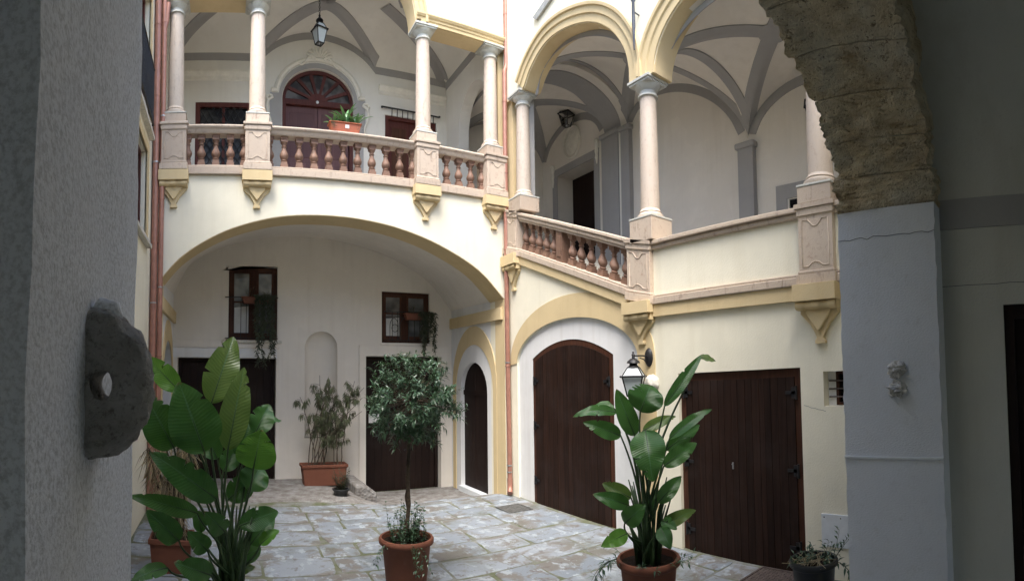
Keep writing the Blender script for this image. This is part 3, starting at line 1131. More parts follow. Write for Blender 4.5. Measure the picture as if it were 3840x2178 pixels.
def gvault(x, y):
    """trough vault with hipped ends, cut by one cross barrel over the middle bay"""
    x0, x1, y0, y1, zs_, zc = XL, 5.76, 10.10, 12.80, 10.46, 11.22
    d = min((x - x0) / 1.8, (x1 - x) / 2.15, (y - y0) / 1.35, (y1 - y) / 1.35)
    d = max(0.0, min(1.0, d))
    z = zs_ + (zc - zs_) * sqrt(max(0, 1 - (1 - d) ** 2)) ** 1.15
    u = (x - 2.30) / 1.62
    if abs(u) < 1:
        z = max(z, 10.02 + 1.18 * sqrt(1 - u * u))
    return z


heightgrid([XL - 0.03 + 0.048 * i for i in range(152)], [10.12 + 0.045 * i for i in range(61)], gvault).obj('gallery_vault', 'plaster_gallery', GW, smooth=60)
for (p0, p1, wd) in (
                     ((-1.36, 12.755), (0.38, 11.45), 0.28), ((5.70, 12.76), (3.61, 11.45), 0.28), ((5.45, 10.29), (3.9, 11.26), 0.24), ((-1.15, 10.30), (0.2, 11.31), 0.24)):
    m = MB()
    surf_band(m, gvault, lin(p0, p1, 30), wd, 0.03, 9, 0.05)
    m.obj('vault_rib', 'plaster_grey', GW, smooth=60)
for sx in (-1, 1):
    for y0_, y1_ in ((12.79, 11.45), (10.32, 11.45)):
        path = []
        for k in range(31):
            y = y0_ + (y1_ - y0_) * k / 30
            d_ = max(0, min(1, (12.8 - y) / 1.35, (y - 10.10) / 1.35))
            zt = 10.46 + 0.76 * sqrt(max(0, 1 - (1 - d_) ** 2)) ** 1.15
            path.append((2.30 + sx * 1.62 * sqrt(max(0, 1 - ((zt - 10.02) / 1.18) ** 2)), y))
        m = MB()
        surf_band(m, gvault, path, 0.30, 0.03, 9, 0.05)
        m.obj('vault_rib', 'plaster_grey', GW, smooth=60)
# band along the head of the back wall and of the end wall
pts = []
for k in range(81):
    x = XL + 0.02 + (5.74 - XL - 0.02) * k / 80
    pts.append((x, gvault(x, 12.79)))
m = MB()
m.strip([[(x, YB - 0.014, z + 0.02), (x, YB - 0.014, z - 0.17), (x, YB, z - 0.17)] for x, z in pts])
m.obj('wall_band', 'plaster_grey', GW)
m = MB()
m.strip([[(5.746, y, 10.5), (5.746, y, 10.29), (5.76, y, 10.29)] for y in (10.35, 12.79)])
m.obj('wall_band', 'plaster_grey', GW)
for a, b in ((XL, 0.72), (3.86, 5.75)):
    m = MB()
    m.slab([[(YB, 9.84), (YB - 0.03, 9.86), (YB - 0.035, 9.93), (YB - 0.07, 9.97), (YB - 0.10, 10.03), (YB - 0.10, 10.07), (YB, 10.08)]],
           lambda p, q, d: (d, p, q), a, b)
    m.obj('cornice', 'stucco', GW)

# central arched door with fanlight
cdr = part('door', GW, (2.285, YB + 0.12, 6.42))
MB().slab([[(1.38, 6.42), (1.47, 6.42), (1.47, 9.36), (3.10, 9.36), (3.10, 6.42), (3.19, 6.42), (3.19, 9.50), (1.38, 9.50)]], FL, YB + 0.06, YB + 0.2).obj('door_frame', 'wood_red', cdr, bevel=0.006)
for a, b in ((1.475, 2.28), (2.29, 3.095)):
    MB().slab([[(a, 6.42), (b, 6.42), (b, 9.355), (a, 9.355)]], FL, YB + 0.16, YB + 0.2).obj('door_leaf', 'wood_purple', cdr, bevel=0.005)
    for za, zb in ((6.6, 7.9), (8.05, 9.2)):
        MB().slab([[(a + 0.1, za), (b - 0.1, za), (b - 0.1, zb), (a + 0.1, zb)]], FL, YB + 0.148, YB + 0.165).obj('door_panel', 'wood_purple', cdr, bevel=0.01)
fan = part('fanlight', cdr, (2.285, YB + 0.12, 9.5)) if False else cdr
o_ = earc(2.285, 9.49, 0.905, 0.79, 180, 0, 24)
i_ = earc(2.285, 9.49, 0.83, 0.70, 180, 0, 24)
MB().slab([o_ + i_[::-1]], FL, YB + 0.08, YB + 0.17).obj('fan_frame', 'wood_red', cdr)
MB().slab([earc(2.285, 9.49, 0.25, 0.20, 180, 0, 14)], FL, YB + 0.085, YB + 0.165).obj('fan_hub', 'wood_red', cdr)
spk = [180 - 180 / 7 * k for k in range(8)]
for k in range(1, 7):
    a = radians(spk[k])
    dx, dz = cos(a), sin(a)
    q0, q1 = (2.285 + 0.22 * dx, 9.49 + 0.18 * dz), (2.285 + 0.85 * dx, 9.49 + 0.72 * dz)
    nx, nz = -dz * 0.045, dx * 0.045
    MB().slab([[(q0[0] - nx * .7, q0[1] - nz * .7), (q1[0] - nx, q1[1] - nz), (q1[0] + nx, q1[1] + nz), (q0[0] + nx * .7, q0[1] + nz * .7)]], FL, YB + 0.09, YB + 0.16).obj('fan_spoke', 'wood_red', cdr)
for k in range(7):
    a0, a1 = spk[k], spk[k + 1]
    aa = earc(2.285, 9.49, 0.84, 0.71, a0, a1, 5)
    bb = earc(2.285, 9.49, 0.2, 0.16, a0, a1, 5)
    MB().slab([aa + bb[::-1]], FL, YB + 0.125, YB + 0.132).obj('fan_pane', 'fan_pane', cdr)
MB().lathe([(0.0, 0), (0.03, 0.005), (0.042, 0.03), (0.03, 0.055), (0, 0.06)], 10, (2.26, YB + 0.06, 9.44), (0, -1, 0), False).obj('door_lamp', 'panel_white', cdr, 180)
# grey painted surround with ears, stucco scrolls and shell
m = MB()
inn = [(1.36, 6.43), (1.36, 9.47)] + earc(2.285, 9.47, 0.925, 0.83, 180, 0, 24)[1:-1] + [(3.21, 9.47), (3.21, 6.43)]
out = [(1.12, 6.43), (1.12, 8.75), (1.06, 8.8), (1.06, 9.58), (1.28, 9.58)] + earc(2.285, 9.52, 1.0, 0.90, 175, 5, 24)[1:-1] + [(3.30, 9.58), (3.5, 9.58), (3.5, 8.8), (3.45, 8.75), (3.45, 6.43)]
m.slab([out + inn[::-1]], FL, YB - 0.02, YB)
m.obj('door_surround', 'plaster_grey', GW)
m = MB()
moulding(m, [(1.10, 9.60), (1.26, 9.60)] + earc(2.285, 9.54, 1.02, 0.92, 174, 6, 24) + [(3.31, 9.60), (3.48, 9.60)],
         [(0.0, YB), (0.005, YB - 0.035), (0.05, YB - 0.06), (0.10, YB - 0.045), (0.13, YB)], FL)
m.obj('door_moulding', 'stucco', GW, smooth=40)
for sgn, xs_ in ((-1, 1.03), (1, 3.53)):
    pts = []
    for k in range(22):
        t = k / 21
        if t < 0.5:
            a = 4.2 * (0.5 - t) * 2
            pts.append((xs_ - sgn * (0.10 - 0.07 * (1 - t * 2)) * cos(a) + sgn * 0.0, YB - 0.03, 9.44 + (0.02 + 0.07 * t * 2) * sin(a)))
        else:
            u = (t - 0.5) * 2
            pts.append((xs_ + sgn * (0.05 * sin(u * 5.5)), YB - 0.03, 9.42 - 0.72 * u))
    MB().tube(pts, [0.045 - 0.018 * k / 21 for k in range(22)], 7).obj('stucco_scroll', 'stucco', GW, smooth=60)
m = MB()
rs_ = random.Random(3)
for k in range(9):
    a = radians(20 + 140 * k / 8)
    m.tube([(2.30 + 0.06 * cos(a), YB - 0.02, 10.52 + 0.03 * sin(a)), (2.30 + 0.24 * cos(a), YB - 0.045, 10.52 + 0.20 * sin(a)),
            (2.30 + 0.36 * cos(a), YB - 0.02, 10.52 + 0.32 * sin(a))], [0.015, 0.04, 0.02], 6)
for sgn in (-1, 1):
    m.tube([(2.30 + sgn * (0.1 + 0.5 * t), YB - 0.03, 10.50 - 0.10 * t + 0.09 * sin(6.5 * t)) for t in [k / 12 for k in range(13)]], [0.05 - 0.03 * k / 12 for k in range(13)], 6)
m.obj('stucco_shell', 'stucco', GW, smooth=60)

# latticed window, left bay
wl = part('window', GW, (-0.08, YB + 0.1, 7.0))
MB().slab([[(-0.78, 7.0), (0.62, 7.0), (0.62, 9.30), (-0.78, 9.30)], [(-0.66, 7.12), (0.50, 7.12), (0.50, 9.19), (-0.66, 9.19)]], FL, YB + 0.01, YB + 0.1).obj('frame', 'wood_red', wl, bevel=0.005)
MB().slab([[(-0.66, 7.12), (0.50, 7.12), (0.50, 9.19), (-0.66, 9.19)]], FL, YB + 0.12, YB + 0.13).obj('pane', 'fan_pane', wl)
box('mullion', 'wood_red', wl, -0.115, -0.045, YB + 0.055, YB + 0.118, 7.12, 9.19)
m = MB()
for i in range(-14, 16):
    for s_ in (1, -1):
        p = []
        for t in (0, 1):
            z = 7.12 + 2.07 * t
            p.append((-0.08 + i * 0.17 + s_ * (t - 0.5) * 1.25, z))
        # clip to the opening in x
        (xa_, za_), (xb_, zb_) = p
        ts = []
        for lim in (-0.66, 0.50):
            if abs(xb_ - xa_) > 1e-6:
                ts.append((lim - xa_) / (xb_ - xa_))
        t0, t1 = max(0, min(ts)), min(1, max(ts))
        if t1 - t0 > 0.03:
            m.tube([(xa_ + (xb_ - xa_) * t0, YB + 0.045 + 0.01 * s_, za_ + (zb_ - za_) * t0), (xa_ + (xb_ - xa_) * t1, YB + 0.045 + 0.01 * s_, za_ + (zb_ - za_) * t1)], 0.012, 4)
m.obj('lattice_grille', 'iron', wl)
# right-hand boarded door with iron hanging rail above
d2 = part('door', GW, (4.75, YB + 0.12, 6.42))
MB().slab([[(4.04, 6.42), (4.13, 6.42), (4.13, 9.23), (5.37, 9.23), (5.37, 6.42), (5.46, 6.42), (5.46, 9.32), (4.04, 9.32)]], FL, YB + 0.02, YB + 0.16).obj('door_frame', 'wood_red', d2, bevel=0.005)
for a, b in ((4.135, 4.745), (4.755, 5.365)):
    MB().slab([[(a, 6.42), (b, 6.42), (b, 9.225), (a, 9.225)]], FL, YB + 0.09, YB + 0.13).obj('door_leaf', 'wood_red', d2)
    for za, zb in ((6.6, 7.6), (7.75, 9.05)):
        MB().slab([[(a + 0.1, za), (b - 0.1, za), (b - 0.1, zb), (a + 0.1, zb)]], FL, YB + 0.075, YB + 0.095).obj('door_panel', 'wood_frame', d2, bevel=0.012)
ir = part('iron_rail', GW, (4.73, YB - 0.06, 9.47))
MB().tube([(3.93, YB - 0.07, 9.49), (5.53, YB - 0.07, 9.47)], 0.022, 6).obj('rail_bar', 'iron', ir)
for k in range(9):
    x = 4.2 + 0.145 * k
    MB().tube([(x, YB - 0.07, 9.48), (x, YB - 0.05, 9.28)], 0.012, 5).obj('hanger', 'iron', ir)
for x in (3.93, 5.53):
    MB().lathe([(0.0, 0), (0.03, 0.01), (0.034, 0.04), (0.0, 0.06)], 8, (x, YB - 0.07, 9.455)).obj('rail_knob', 'iron', ir)

# ================================================================ STAIR WING (right side of the court)
SW = thing('stair_wing', 'cream wing with rising arcaded stair loggia above two brown plank doors', 'building', (XW, 6, 0))
YN = 1.3       # nearest end of the wing
RS = 0.384     # rake of the stair


def rk(y, z0):      # raked line through (5.6, z0)
    return z0 + RS * (y - 5.6)


d1c = 7.86
sur = [(9.62, -0.4), (9.62, 2.85)] + earc(7.80, 2.80, 1.82, 0.82, 0, 180, 24)[1:-1] + [(5.98, 2.85), (5.98, -0.4)]
d2h = [(5.15, -0.4), (5.15, 2.56), (3.12, 2.60), (3.12, -0.4)]
wnh = [(2.80, 2.11), (2.80, 2.54), (2.30, 2.54), (2.30, 2.11)]
m = MB()
m.slab([[(YN, -0.5), (9.998, -0.5), (9.998, 5.16), (9.4, 5.02), (5.6, 3.58), (YN, 3.58)], sur, d2h, wnh], FR, XW, XW + 0.45)
m.obj('front_wall', 'plaster_cream', SW)
# whitewashed recessed field round the arched door


def d1top(s_):
    u = (s_ - d1c) / 1.235
    return 2.90 + 0.33 * (1 - u * u)


d1h = [(9.10, -0.45)] + [(9.10 - 2.47 * k / 20, d1top(9.10 - 2.47 * k / 20)) for k in range(21)] + [(6.63, -0.45)]
m = MB()
m.slab([[(9.66, -0.5), (9.66, 3.7), (5.94, 3.7), (5.94, -0.5)], d1h], FR, XW + 0.045, XW + 0.42)
m.obj('door_surround', 'plaster_white', SW)
# painted ochre arch
outer = [(9.90, 2.78), (9.86, 2.95)] + earc(7.74, 2.86, 2.13, 1.20, 8, 172, 26) + [(5.61, 2.80), (5.60, -0.45)]
inner = [(9.62, 2.82)] + earc(7.80, 2.80, 1.825, 0.825, 2, 178, 26) + [(5.975, 2.80), (5.975, -0.45)]
m = MB()
m.slab([outer + inner[::-1]], FR, XW - 0.016, XW + 0.03)
m.obj('ochre_arch', 'plaster_ochre', SW)


def plank_door(parent, y0, y1, z0, topf, n, hinges, seed, lock=None):
    """boarded double door in a brown frame on the stair front (y0 > y1)"""
    dd = part('door', parent, (XW + 0.12, (y0 + y1) / 2, z0))
    f = 0.125
    m_ = MB()
    K = 20
    top = [(y0 + (y1 - y0) * k / K, topf(y0 + (y1 - y0) * k / K)) for k in range(K + 1)]
    topi = [(y0 - f + (y1 - y0 + 2 * f) * k / K, topf(y0 - f + (y1 - y0 + 2 * f) * k / K) - f) for k in range(K + 1)]
    m_.slab([[(y0, z0)] + top + [(y1, z0), (y1 + f, z0)] + topi[::-1] + [(y0 - f, z0)]], FR, XW + 0.055, XW + 0.2)
    m_.obj('door_frame', 'wood_frame', dd, bevel=0.006)
    rr = random.Random(seed)
    arch_planks(dd, FR, y1 + f - 0.02, y0 - f + 0.02, z0, lambda s_: topf(s_) - f + 0.015, n, XW + 0.035, XW + 0.075, rr=rr)
    for zz in hinges:
        for side in (1, -1):
            yb = (y1 + f * 0.6) if side > 0 else (y0 - f * 0.6)
            m_ = MB()
            m_.tube([(XW + 0.02, yb, zz - 0.09), (XW + 0.02, yb, zz + 0.09)], 0.016, 8)
            m_.box(XW + 0.018, XW + 0.03, min(yb, yb + side * 0.07), max(yb, yb + side * 0.07), zz - 0.075, zz + 0.075)
            m_.box(XW + 0.018, XW + 0.034, min(yb, yb + side * 0.16), max(yb, yb + side * 0.16), zz - 0.022, zz + 0.022)
            m_.obj('hinge', 'iron', dd)
    if lock:
        m_ = MB()
        m_.box(XW + 0.022, XW + 0.034, lock[0] - 0.010, lock[0] + 0.010, lock[1] - 0.045, lock[1] + 0.045)
        m_.lathe([(0.0, 0), (0.012, 0.002), (0.012, 0.014), (0, 0.018)], 10, (XW + 0.024, lock[0], lock[1] + 0.02), (-1, 0, 0), False)
        m_.obj('lock_plate', 'zinc', dd)
    return dd


plank_door(SW, 9.095, 6.635, -0.03, d1top, 14, (0.45, 1.55, 2.45), 5)
plank_door(SW, 5.145, 3.125, -0.03, lambda s_: 2.575 + 0.02 * (4.1 - s_), 16, (0.30, 1.28, 2.28), 6, (4.22, 1.28))
for a, b in ((9.08, 6.65), (5.12, 3.15)):
    box('threshold', 'cobble_concrete', SW, XW - 0.05, XW + 0.3, b, a, -0.3, -0.035)
# small barred window
wn = part('window', SW, (XW + 0.2, 2.55, 2.11))
box('dark_backing', 'dark_void', wn, XW + 0.28, XW + 0.44, 2.28, 2.82, 2.05, 2.6)
MB().slab([[(2.69, 2.115), (2.69, 2.535), (2.31, 2.535), (2.31, 2.115)], [(2.655, 2.15), (2.655, 2.50), (2.34, 2.50), (2.34, 2.15)]], FR, XW + 0.14, XW + 0.19).obj('frame', 'wood_frame', wn)
for zz in (2.22, 2.32, 2.42):
    MB().tube([(XW + 0.13, 2.78, zz), (XW + 0.13, 2.32, zz)], 0.011, 6).obj('bar', 'grate_rust', wn)
MB().slab([[(2.80, 2.11), (2.80, 2.54), (2.695, 2.54), (2.695, 2.11)]], FR, XW + 0.15, XW + 0.2).obj('reveal', 'plaster_white', wn)

# ---- string, plinth, balusters, rails of the flight
flight = part('balustrade', SW, (XW, 7.7, 4.4))


def rake_bar(name, mat, parent, y0, y1, z_lo, z_hi, x0, x1, bev=0.012):
    m_ = MB()
    m_.slab([[(y0, rk(y0, z_lo)), (y1, rk(y1, z_lo)), (y1, rk(y1, z_hi)), (y0, rk(y0, z_hi))]], FR, x0, x1)
    return m_.obj(name, mat, parent, bevel=bev)


rake_bar('string', 'plaster_ochre', SW, 6.14, 9.42, 3.44, 3.62, XW - 0.06, XW + 0.3)
rake_bar('base_course', 'marble_pink', flight, 6.12, 9.40, 3.62, 3.745, XW - 0.09, XW + 0.24)
rake_bar('base_moulding', 'marble_pink', flight, 6.12, 9.40, 3.745, 3.785, XW - 0.07, XW + 0.22, 0.014)
rake_bar('hand_rail', 'marble_pink', flight, 6.10, 9.42, 4.50, 4.565, XW - 0.11, XW + 0.26, 0.012)
rake_bar('rail_moulding', 'marble_pink', flight, 6.12, 9.40, 4.415, 4.50, XW - 0.085, XW + 0.23, 0.02)
rake_bar('rail_fillet', 'marble_pink', flight, 6.12, 9.40, 4.375, 4.415, XW - 0.06, XW + 0.20, 0.008)
balr = baluster_mesh('baluster_raked', 0.60, RS)
ys_ = [9.30, 9.05, 8.80, 8.55, 8.30, 7.72, 7.46, 7.18, 6.88, 6.58, 6.28]
for y in ys_:
    link('baluster', balr, flight, (XW + 0.07, y, rk(y, 3.78)))
rake_bar('middle_post', 'marble_red', flight, 7.93, 8.12, 3.77, 4.385, XW - 0.03, XW + 0.17, 0.006)
rake_bar('middle_panel', 'marble_red', flight, 7.965, 8.085, 3.88, 4.28, XW - 0.042, XW - 0.02, 0.006)


def raked_pedestal(yc, hd, z0, z1, slope):
    """pedestal whose cap and foot follow the stair"""
    p_ = part('pedestal', SW, (XW, yc, z0))

    def bar(nm, a, b, ex, bev):
        m_ = MB()
        y0, y1 = yc - hd - ex, yc + hd + ex
        m_.slab([[(y0, a + slope * (y0 - yc)), (y1, a + slope * (y1 - yc)), (y1, b + slope * (y1 - yc)), (y0, b + slope * (y0 - yc))]],
                FR, XW - 0.10 - ex, XW + 0.25 + ex)
        m_.obj(nm, 'marble_pink', p_, bevel=bev)
    bar('die', z0 + 0.05, z1 - 0.05, 0.0, 0.004)
    bar('base', z0, z0 + 0.125, 0.035, 0.01)
    bar('base_moulding', z0 + 0.125, z0 + 0.17, 0.018, 0.015)
    bar('cap', z1 - 0.06, z1, 0.04, 0.012)
    bar('cap_moulding', z1 - 0.15, z1 - 0.06, 0.02, 0.02)
    w_ = hd - 0.055
    za, zb = z0 + 0.22, z1 - 0.21
    path = [(-w_, za), (-w_, zb), (-w_ * 0.55, zb), (-w_ * 0.2, zb - 0.075), (0, zb - 0.085), (w_ * 0.2, zb - 0.075), (w_ * 0.55, zb), (w_, zb), (w_, za),
            (w_ * 0.55, za), (w_ * 0.3, za + 0.04), (0, za + 0.055), (-w_ * 0.3, za + 0.04), (-w_ * 0.55, za), (-w_, za)]
    MB().tube([(XW - 0.10, yc + a, z + slope * a) for a, z in path], 0.010, 5).obj('panel_border', 'marble_pink', p_, smooth=60)


raked_pedestal(9.68, 0.26, 5.16, 6.14, RS * 0.8)
raked_pedestal(5.85, 0.25, 3.70, 4.68, RS * 0.6)
raked_pedestal(2.80, 0.235, 3.63, 4.64, 0)
corbel(SW, XW, 9.68, 'x', 5.16, 4.38, 0.28, 0.20)
corbel(SW, XW, 5.86, 'x', 3.70, 3.03, 0.29, 0.20)
corbel(SW, XW, 2.80, 'x', 3.625, 2.89, 0.29, 0.22)
column(SW, XW + 0.10, 9.44, 6.03, 6.36, 8.62, 0.24, 0.155)
column(SW, XW + 0.10, 5.74, 4.63, 5.02, 7.24, 0.24, 0.152)
column(SW, XW + 0.10, 2.79, 4.64, 4.88, 7.22, 0.23, 0.165)
# landing parapet
box('string', 'plaster_ochre', SW, XW - 0.06, XW + 0.3, 3.04, 5.60, 3.44, 3.625, 0.004)
box('string', 'plaster_ochre', SW, XW - 0.06, XW + 0.3, YN, 2.56, 3.44, 3.625, 0.004)
for a, b in ((3.035, 5.60), (YN, 2.565)):
    pp = part('parapet', SW, (XW, (a + b) / 2, 3.6))
    box('base_course', 'marble_pink', pp, XW - 0.09, XW + 0.24, a, b, 3.626, 3.735, 0.012)
    box('base_moulding', 'marble_pink', pp, XW - 0.065, XW + 0.2, a, b, 3.735, 3.775, 0.014)
    box('parapet_wall', 'plaster_cream', pp, XW - 0.01, XW + 0.18, a, b, 3.775, 4.48)
    box('rail_moulding', 'marble_pink', pp, XW - 0.06, XW + 0.22, a, b, 4.48, 4.555, 0.02)
    box('hand_rail', 'marble_pink', pp, XW - 0.10, XW + 0.26, a, b, 4.555, 4.62, 0.012)
# ---- arcade wall
A1 = catmull([(9.16, 8.60), (9.10, 8.66), (8.90, 8.88), (8.55, 9.08), (8.15, 9.15), (7.60, 9.06), (6.95, 8.80), (6.45, 8.42), (6.12, 7.95), (6.0, 7.55), (5.99, 7.24)], 5)
A2 = earc(4.24, 7.24, 1.22, 1.0, 0, 180, 26)
A3 = earc(1.5, 7.22, 1.02, 1.0, 0, 90, 12)
m = MB()
m.slab([[(9.998, 8.62)] + A1 + A2 + A3 + [(YN, 8.22), (YN, 12.6), (9.998, 12.6)]], FR, XW - 0.045, XW + 0.36)
m.obj('upper_wall', 'plaster_cream', SW)
MB().box(XW + 0.0, XW + 0.36, 9.70, 9.995, 5.6, 8.63).obj('end_pier', 'plaster_ochre', SW)
for arc in (A1, A2, A3):
    m = MB()
    lining(m, arc[::-1], FR, XW - 0.035, XW + 0.365)
    m.obj('arch_soffit', 'plaster_ochre', SW, smooth=30)
    m = MB()
    a_ = arc[::-1]
    moulding(m, a_, [(0.004, XW - 0.045), (0.004, XW - 0.07), (0.13, XW - 0.07), (0.145, XW - 0.10), (0.25, XW - 0.10), (0.262, XW - 0.135), (0.31, XW - 0.14), (0.32, XW - 0.045)], FR)
    m.obj('archivolt', 'plaster_ochre', SW, smooth=25)
box('abutment', 'plaster_ochre', SW, XW - 0.06, XW + 0.36, 9.16, 9.95, 8.595, 8.625)
box('abutment', 'plaster_ochre', SW, XW - 0.072, XW + 0.35, 5.45, 5.99, 7.235, 7.50)
box('abutment', 'plaster_ochre', SW, XW - 0.072, XW + 0.35, 2.52, 3.02, 7.215, 7.48)
m = MB()
m.slab([[(8.72, 9.86), (8.60, 9.74), (7.3, 10.05), (7.4, 10.17)]], FR, XW - 0.10, XW - 0.04)
m.obj('string_course', 'lead', SW)

# ---- loggia interior
XB = 8.9
ld = [(10.35, 5.0), (10.35, 8.28), (12.12, 8.28), (12.12, 5.0)]
lw = [(4.0, 5.2), (4.0, 5.84), (4.78, 5.84), (4.78, 5.2)]
m = MB()
m.slab([[(YN, 3.4), (12.9, 3.4), (12.9, 11.0), (YN, 11.0)], ld, lw], FR, XB, XB + 0.75)
m.obj('loggia_back_wall', 'plaster_interior', SW)
box('dark_backing', 'dark_void', SW, XB + 0.74, XB + 0.9, 9.9, 12.6, 4.8, 8.6)
box('dark_backing', 'dark_void', SW, XB + 0.03, XB + 0.7, 3.9, 4.9, 5.0, 6.0)
m = MB()
m.slab([[(10.22, 5.4), (10.22, 8.45), (12.28, 8.45), (12.28, 5.4), (12.06, 5.4), (12.06, 8.24), (10.42, 8.24), (10.42, 5.4)]], FR, XB - 0.02, XB)
m.obj('door_surround', 'plaster_grey', SW)
lr = part('door', SW, (XB + 0.6, 11.2, 5.4))
box('door_leaf', 'wood_dark', lr, XB + 0.58, XB + 0.63, 10.36, 10.95, 5.3, 8.28)
box('door_leaf', 'wood_dark', lr, XB + 0.60, XB + 0.65, 10.96, 12.12, 5.3, 8.28)
for y_, z_ in ((10.28, 8.50), (12.24, 8.42)):
    m = MB()
    m.tube([(XB - 0.03, y_ + 0.07 * cos(a) * (1 - k / 16), z_ + 0.13 - 0.05 * k / 4 + 0.08 * sin(a)) for k, a in enumerate([i * 0.55 for i in range(13)])], [0.05 - 0.002 * k for k in range(13)], 6)
    m.tube([(XB - 0.03, y_, z_ + 0.10 - 0.08 * k) for k in range(8)], [0.05, 0.07, 0.05, 0.06, 0.04, 0.05, 0.03, 0.015], 6)
    m.obj('stucco_scroll', 'stucco', SW, smooth=60)
m = MB()
m.tube([(XB - 0.02, 11.35 + 0.36 * cos(a), 9.0 + 0.44 * sin(a)) for a in [2 * pi * k / 28 for k in range(29)]], 0.035, 6)
m.lathe([(0.0, 0.05), (0.15, 0.045), (0.3, 0.02), (0.34, 0)], 24, (XB, 11.35, 9.0), (-1, 0, 0), False)
m.tube([(XB - 0.03, 11.35 + 0.09 * sin(k), 9.45 + 0.02 * k) for k in range(8)], 0.04, 6)
m.obj('stucco_medallion', 'stucco', SW, smooth=60)
m = MB()
m.slab([[(3.9, 5.0), (3.9, 6.14), (5.06, 6.14), (5.06, 5.0), (4.82, 5.0), (4.82, 5.86), (3.98, 5.86), (3.98, 5.0)]], FR, XB - 0.02, XB)
m.obj('window_surround', 'plaster_grey', SW)
# far wall of the corner bay
MB().slab([[(5.76, 5.0), (8.95, 5.0), (8.95, 11.0), (5.76, 11.0)]], FL, YB, YB + 0.3).obj('corner_wall', 'plaster_interior', SW)
MB().slab([[(XW, 3.3), (XB + 0.1, 3.3), (XB + 0.1, 11.0), (XW, 11.0)]], FL, YN - 0.2, YN).obj('loggia_end_wall', 'plaster_interior', SW)
# stair floor: landing, steps, upper landing
MB().box(XW + 0.02, XB, YN, 5.7, 3.5, 3.66).obj('landing', 'pale_stone', SW)
nst = 11
for k in range(nst):
    y0 = 5.7 + k * (9.9 - 5.7) / nst
    box('stair_step', 'pale_stone', SW, XW + 0.31, XB, y0, 9.95, 3.6 + k * 1.65 / nst, 3.66 + (k + 1) * 1.65 / nst)
MB().box(XW + 0.05, XB, 9.95, YB, 5.1, 5.3).obj('upper_landing', 'pale_stone', SW)


def groin(x0, x1, y0, y1, bz, H):
    xc, yc, a, b = (x0 + x1) / 2, (y0 + y1) / 2, (x1 - x0) / 2, (y1 - y0) / 2

    def zf(x, y):
        u, v = min(1, abs(x - xc) / a), min(1, abs(y - yc) / b)
        mn = min(u, v)
        return bz(y) + H * sqrt(max(0.0, 1 - mn * mn))
    return zf


VX0, VX1 = XW + 0.16, XB
bays = [
    (VX0, VX1, 5.72, 9.15, lambda y: 7.24 + 0.372 * (y - 5.74), 1.14),
    (VX0, VX1, 2.80, 5.68, lambda y: 7.16, 1.02),
    (XW + 0.1, VX1, 9.98, YB, lambda y: 8.72, 0.98),
    (VX0, VX1, 0.2, 2.76, lambda y: 7.16, 1.02),
]
for bi, (x0, x1, y0, y1, bz, H) in enumerate(bays):
    zf = groin(x0, x1, y0, y1, bz, H)
    NXg, NYg = 44, 44
    g_ = heightgrid([x0 - 0.02 + (x1 - x0 + 0.05) * i / NXg for i in range(NXg + 1)], [y0 - 0.03 + (y1 - y0 + 0.06) * i / NYg for i in range(NYg + 1)], zf)
    g_.obj('loggia_vault', 'plaster_interior', SW, smooth=50)
    if bi == 3:
        continue
    e = 0.02
    xc, yc = (x0 + x1) / 2, (y0 + y1) / 2
    for p0, p1 in (((x0 + e, y0 + e), (x1 - e, y1 - e)), ((x0 + e, y1 - e), (x1 - e, y0 + e))):
        m = MB()
        surf_band(m, zf, lin(p0, p1, 48), 0.30, 0.02)
        m.obj('vault_rib', 'plaster_grey', SW, smooth=60)
    m = MB()
    m.lathe([(0.26, zf(xc, yc) - 0.028), (0.0, zf(xc, yc) - 0.03)], 20, (xc, yc, 0), None, False)
    m.obj('vault_boss', 'plaster_grey', SW)
    # lunette bands on the wall and behind the arcade
    for xw, s_, wd in ((XB, -1, 0.19), (x0 + 0.06, 1, 0.12)):
        m = MB()
        rows = []
        for k in range(41):
            y = y0 + (y1 - y0) * k / 40
            z = zf(xw + s_ * 0.02 if xw == XB else x0, y)
            v = (y - yc) / ((y1 - y0) / 2)
            # band offset towards the middle of the lunette
            sl = Vector((v * (y1 - y0) / 2, (z - bz(y)) * ((y1 - y0) / 2 / H) ** 2 * 1.0 + 1e-4))
            nrm = sl.normalized() if sl.length > 0 else Vector((0, 1))
            y2, z2 = y - nrm.x * wd, z - nrm.y * wd
            z2 = z2 if v * v < 0.98 else z2
            rows.append([(xw + s_ * 0.016, y, z + 0.02), (xw + s_ * 0.016, y2, z2), (xw, y2, z2)])
        m.strip(rows)
        m.obj('wall_band', 'plaster_grey', SW)
    m = MB()       # transverse band over the column line
    surf_band(m, lambda x, y: zf(x, min(max(y, y0 + 0.03), y1 - 0.03)), lin((x0, y1 - 0.10), (x1, y1 - 0.10), 30), 0.20, 0.025)
    m.obj('vault_rib', 'plaster_grey', SW, smooth=60)
    if bi == 2:
        m = MB()
        surf_band(m, lambda x, y: zf(x, min(max(y, y0 + 0.03), y1 - 0.03)), lin((x0, y0 + 0.10), (x1, y0 + 0.10), 30), 0.20, 0.025)
        m.obj('vault_rib', 'plaster_grey', SW, smooth=60)
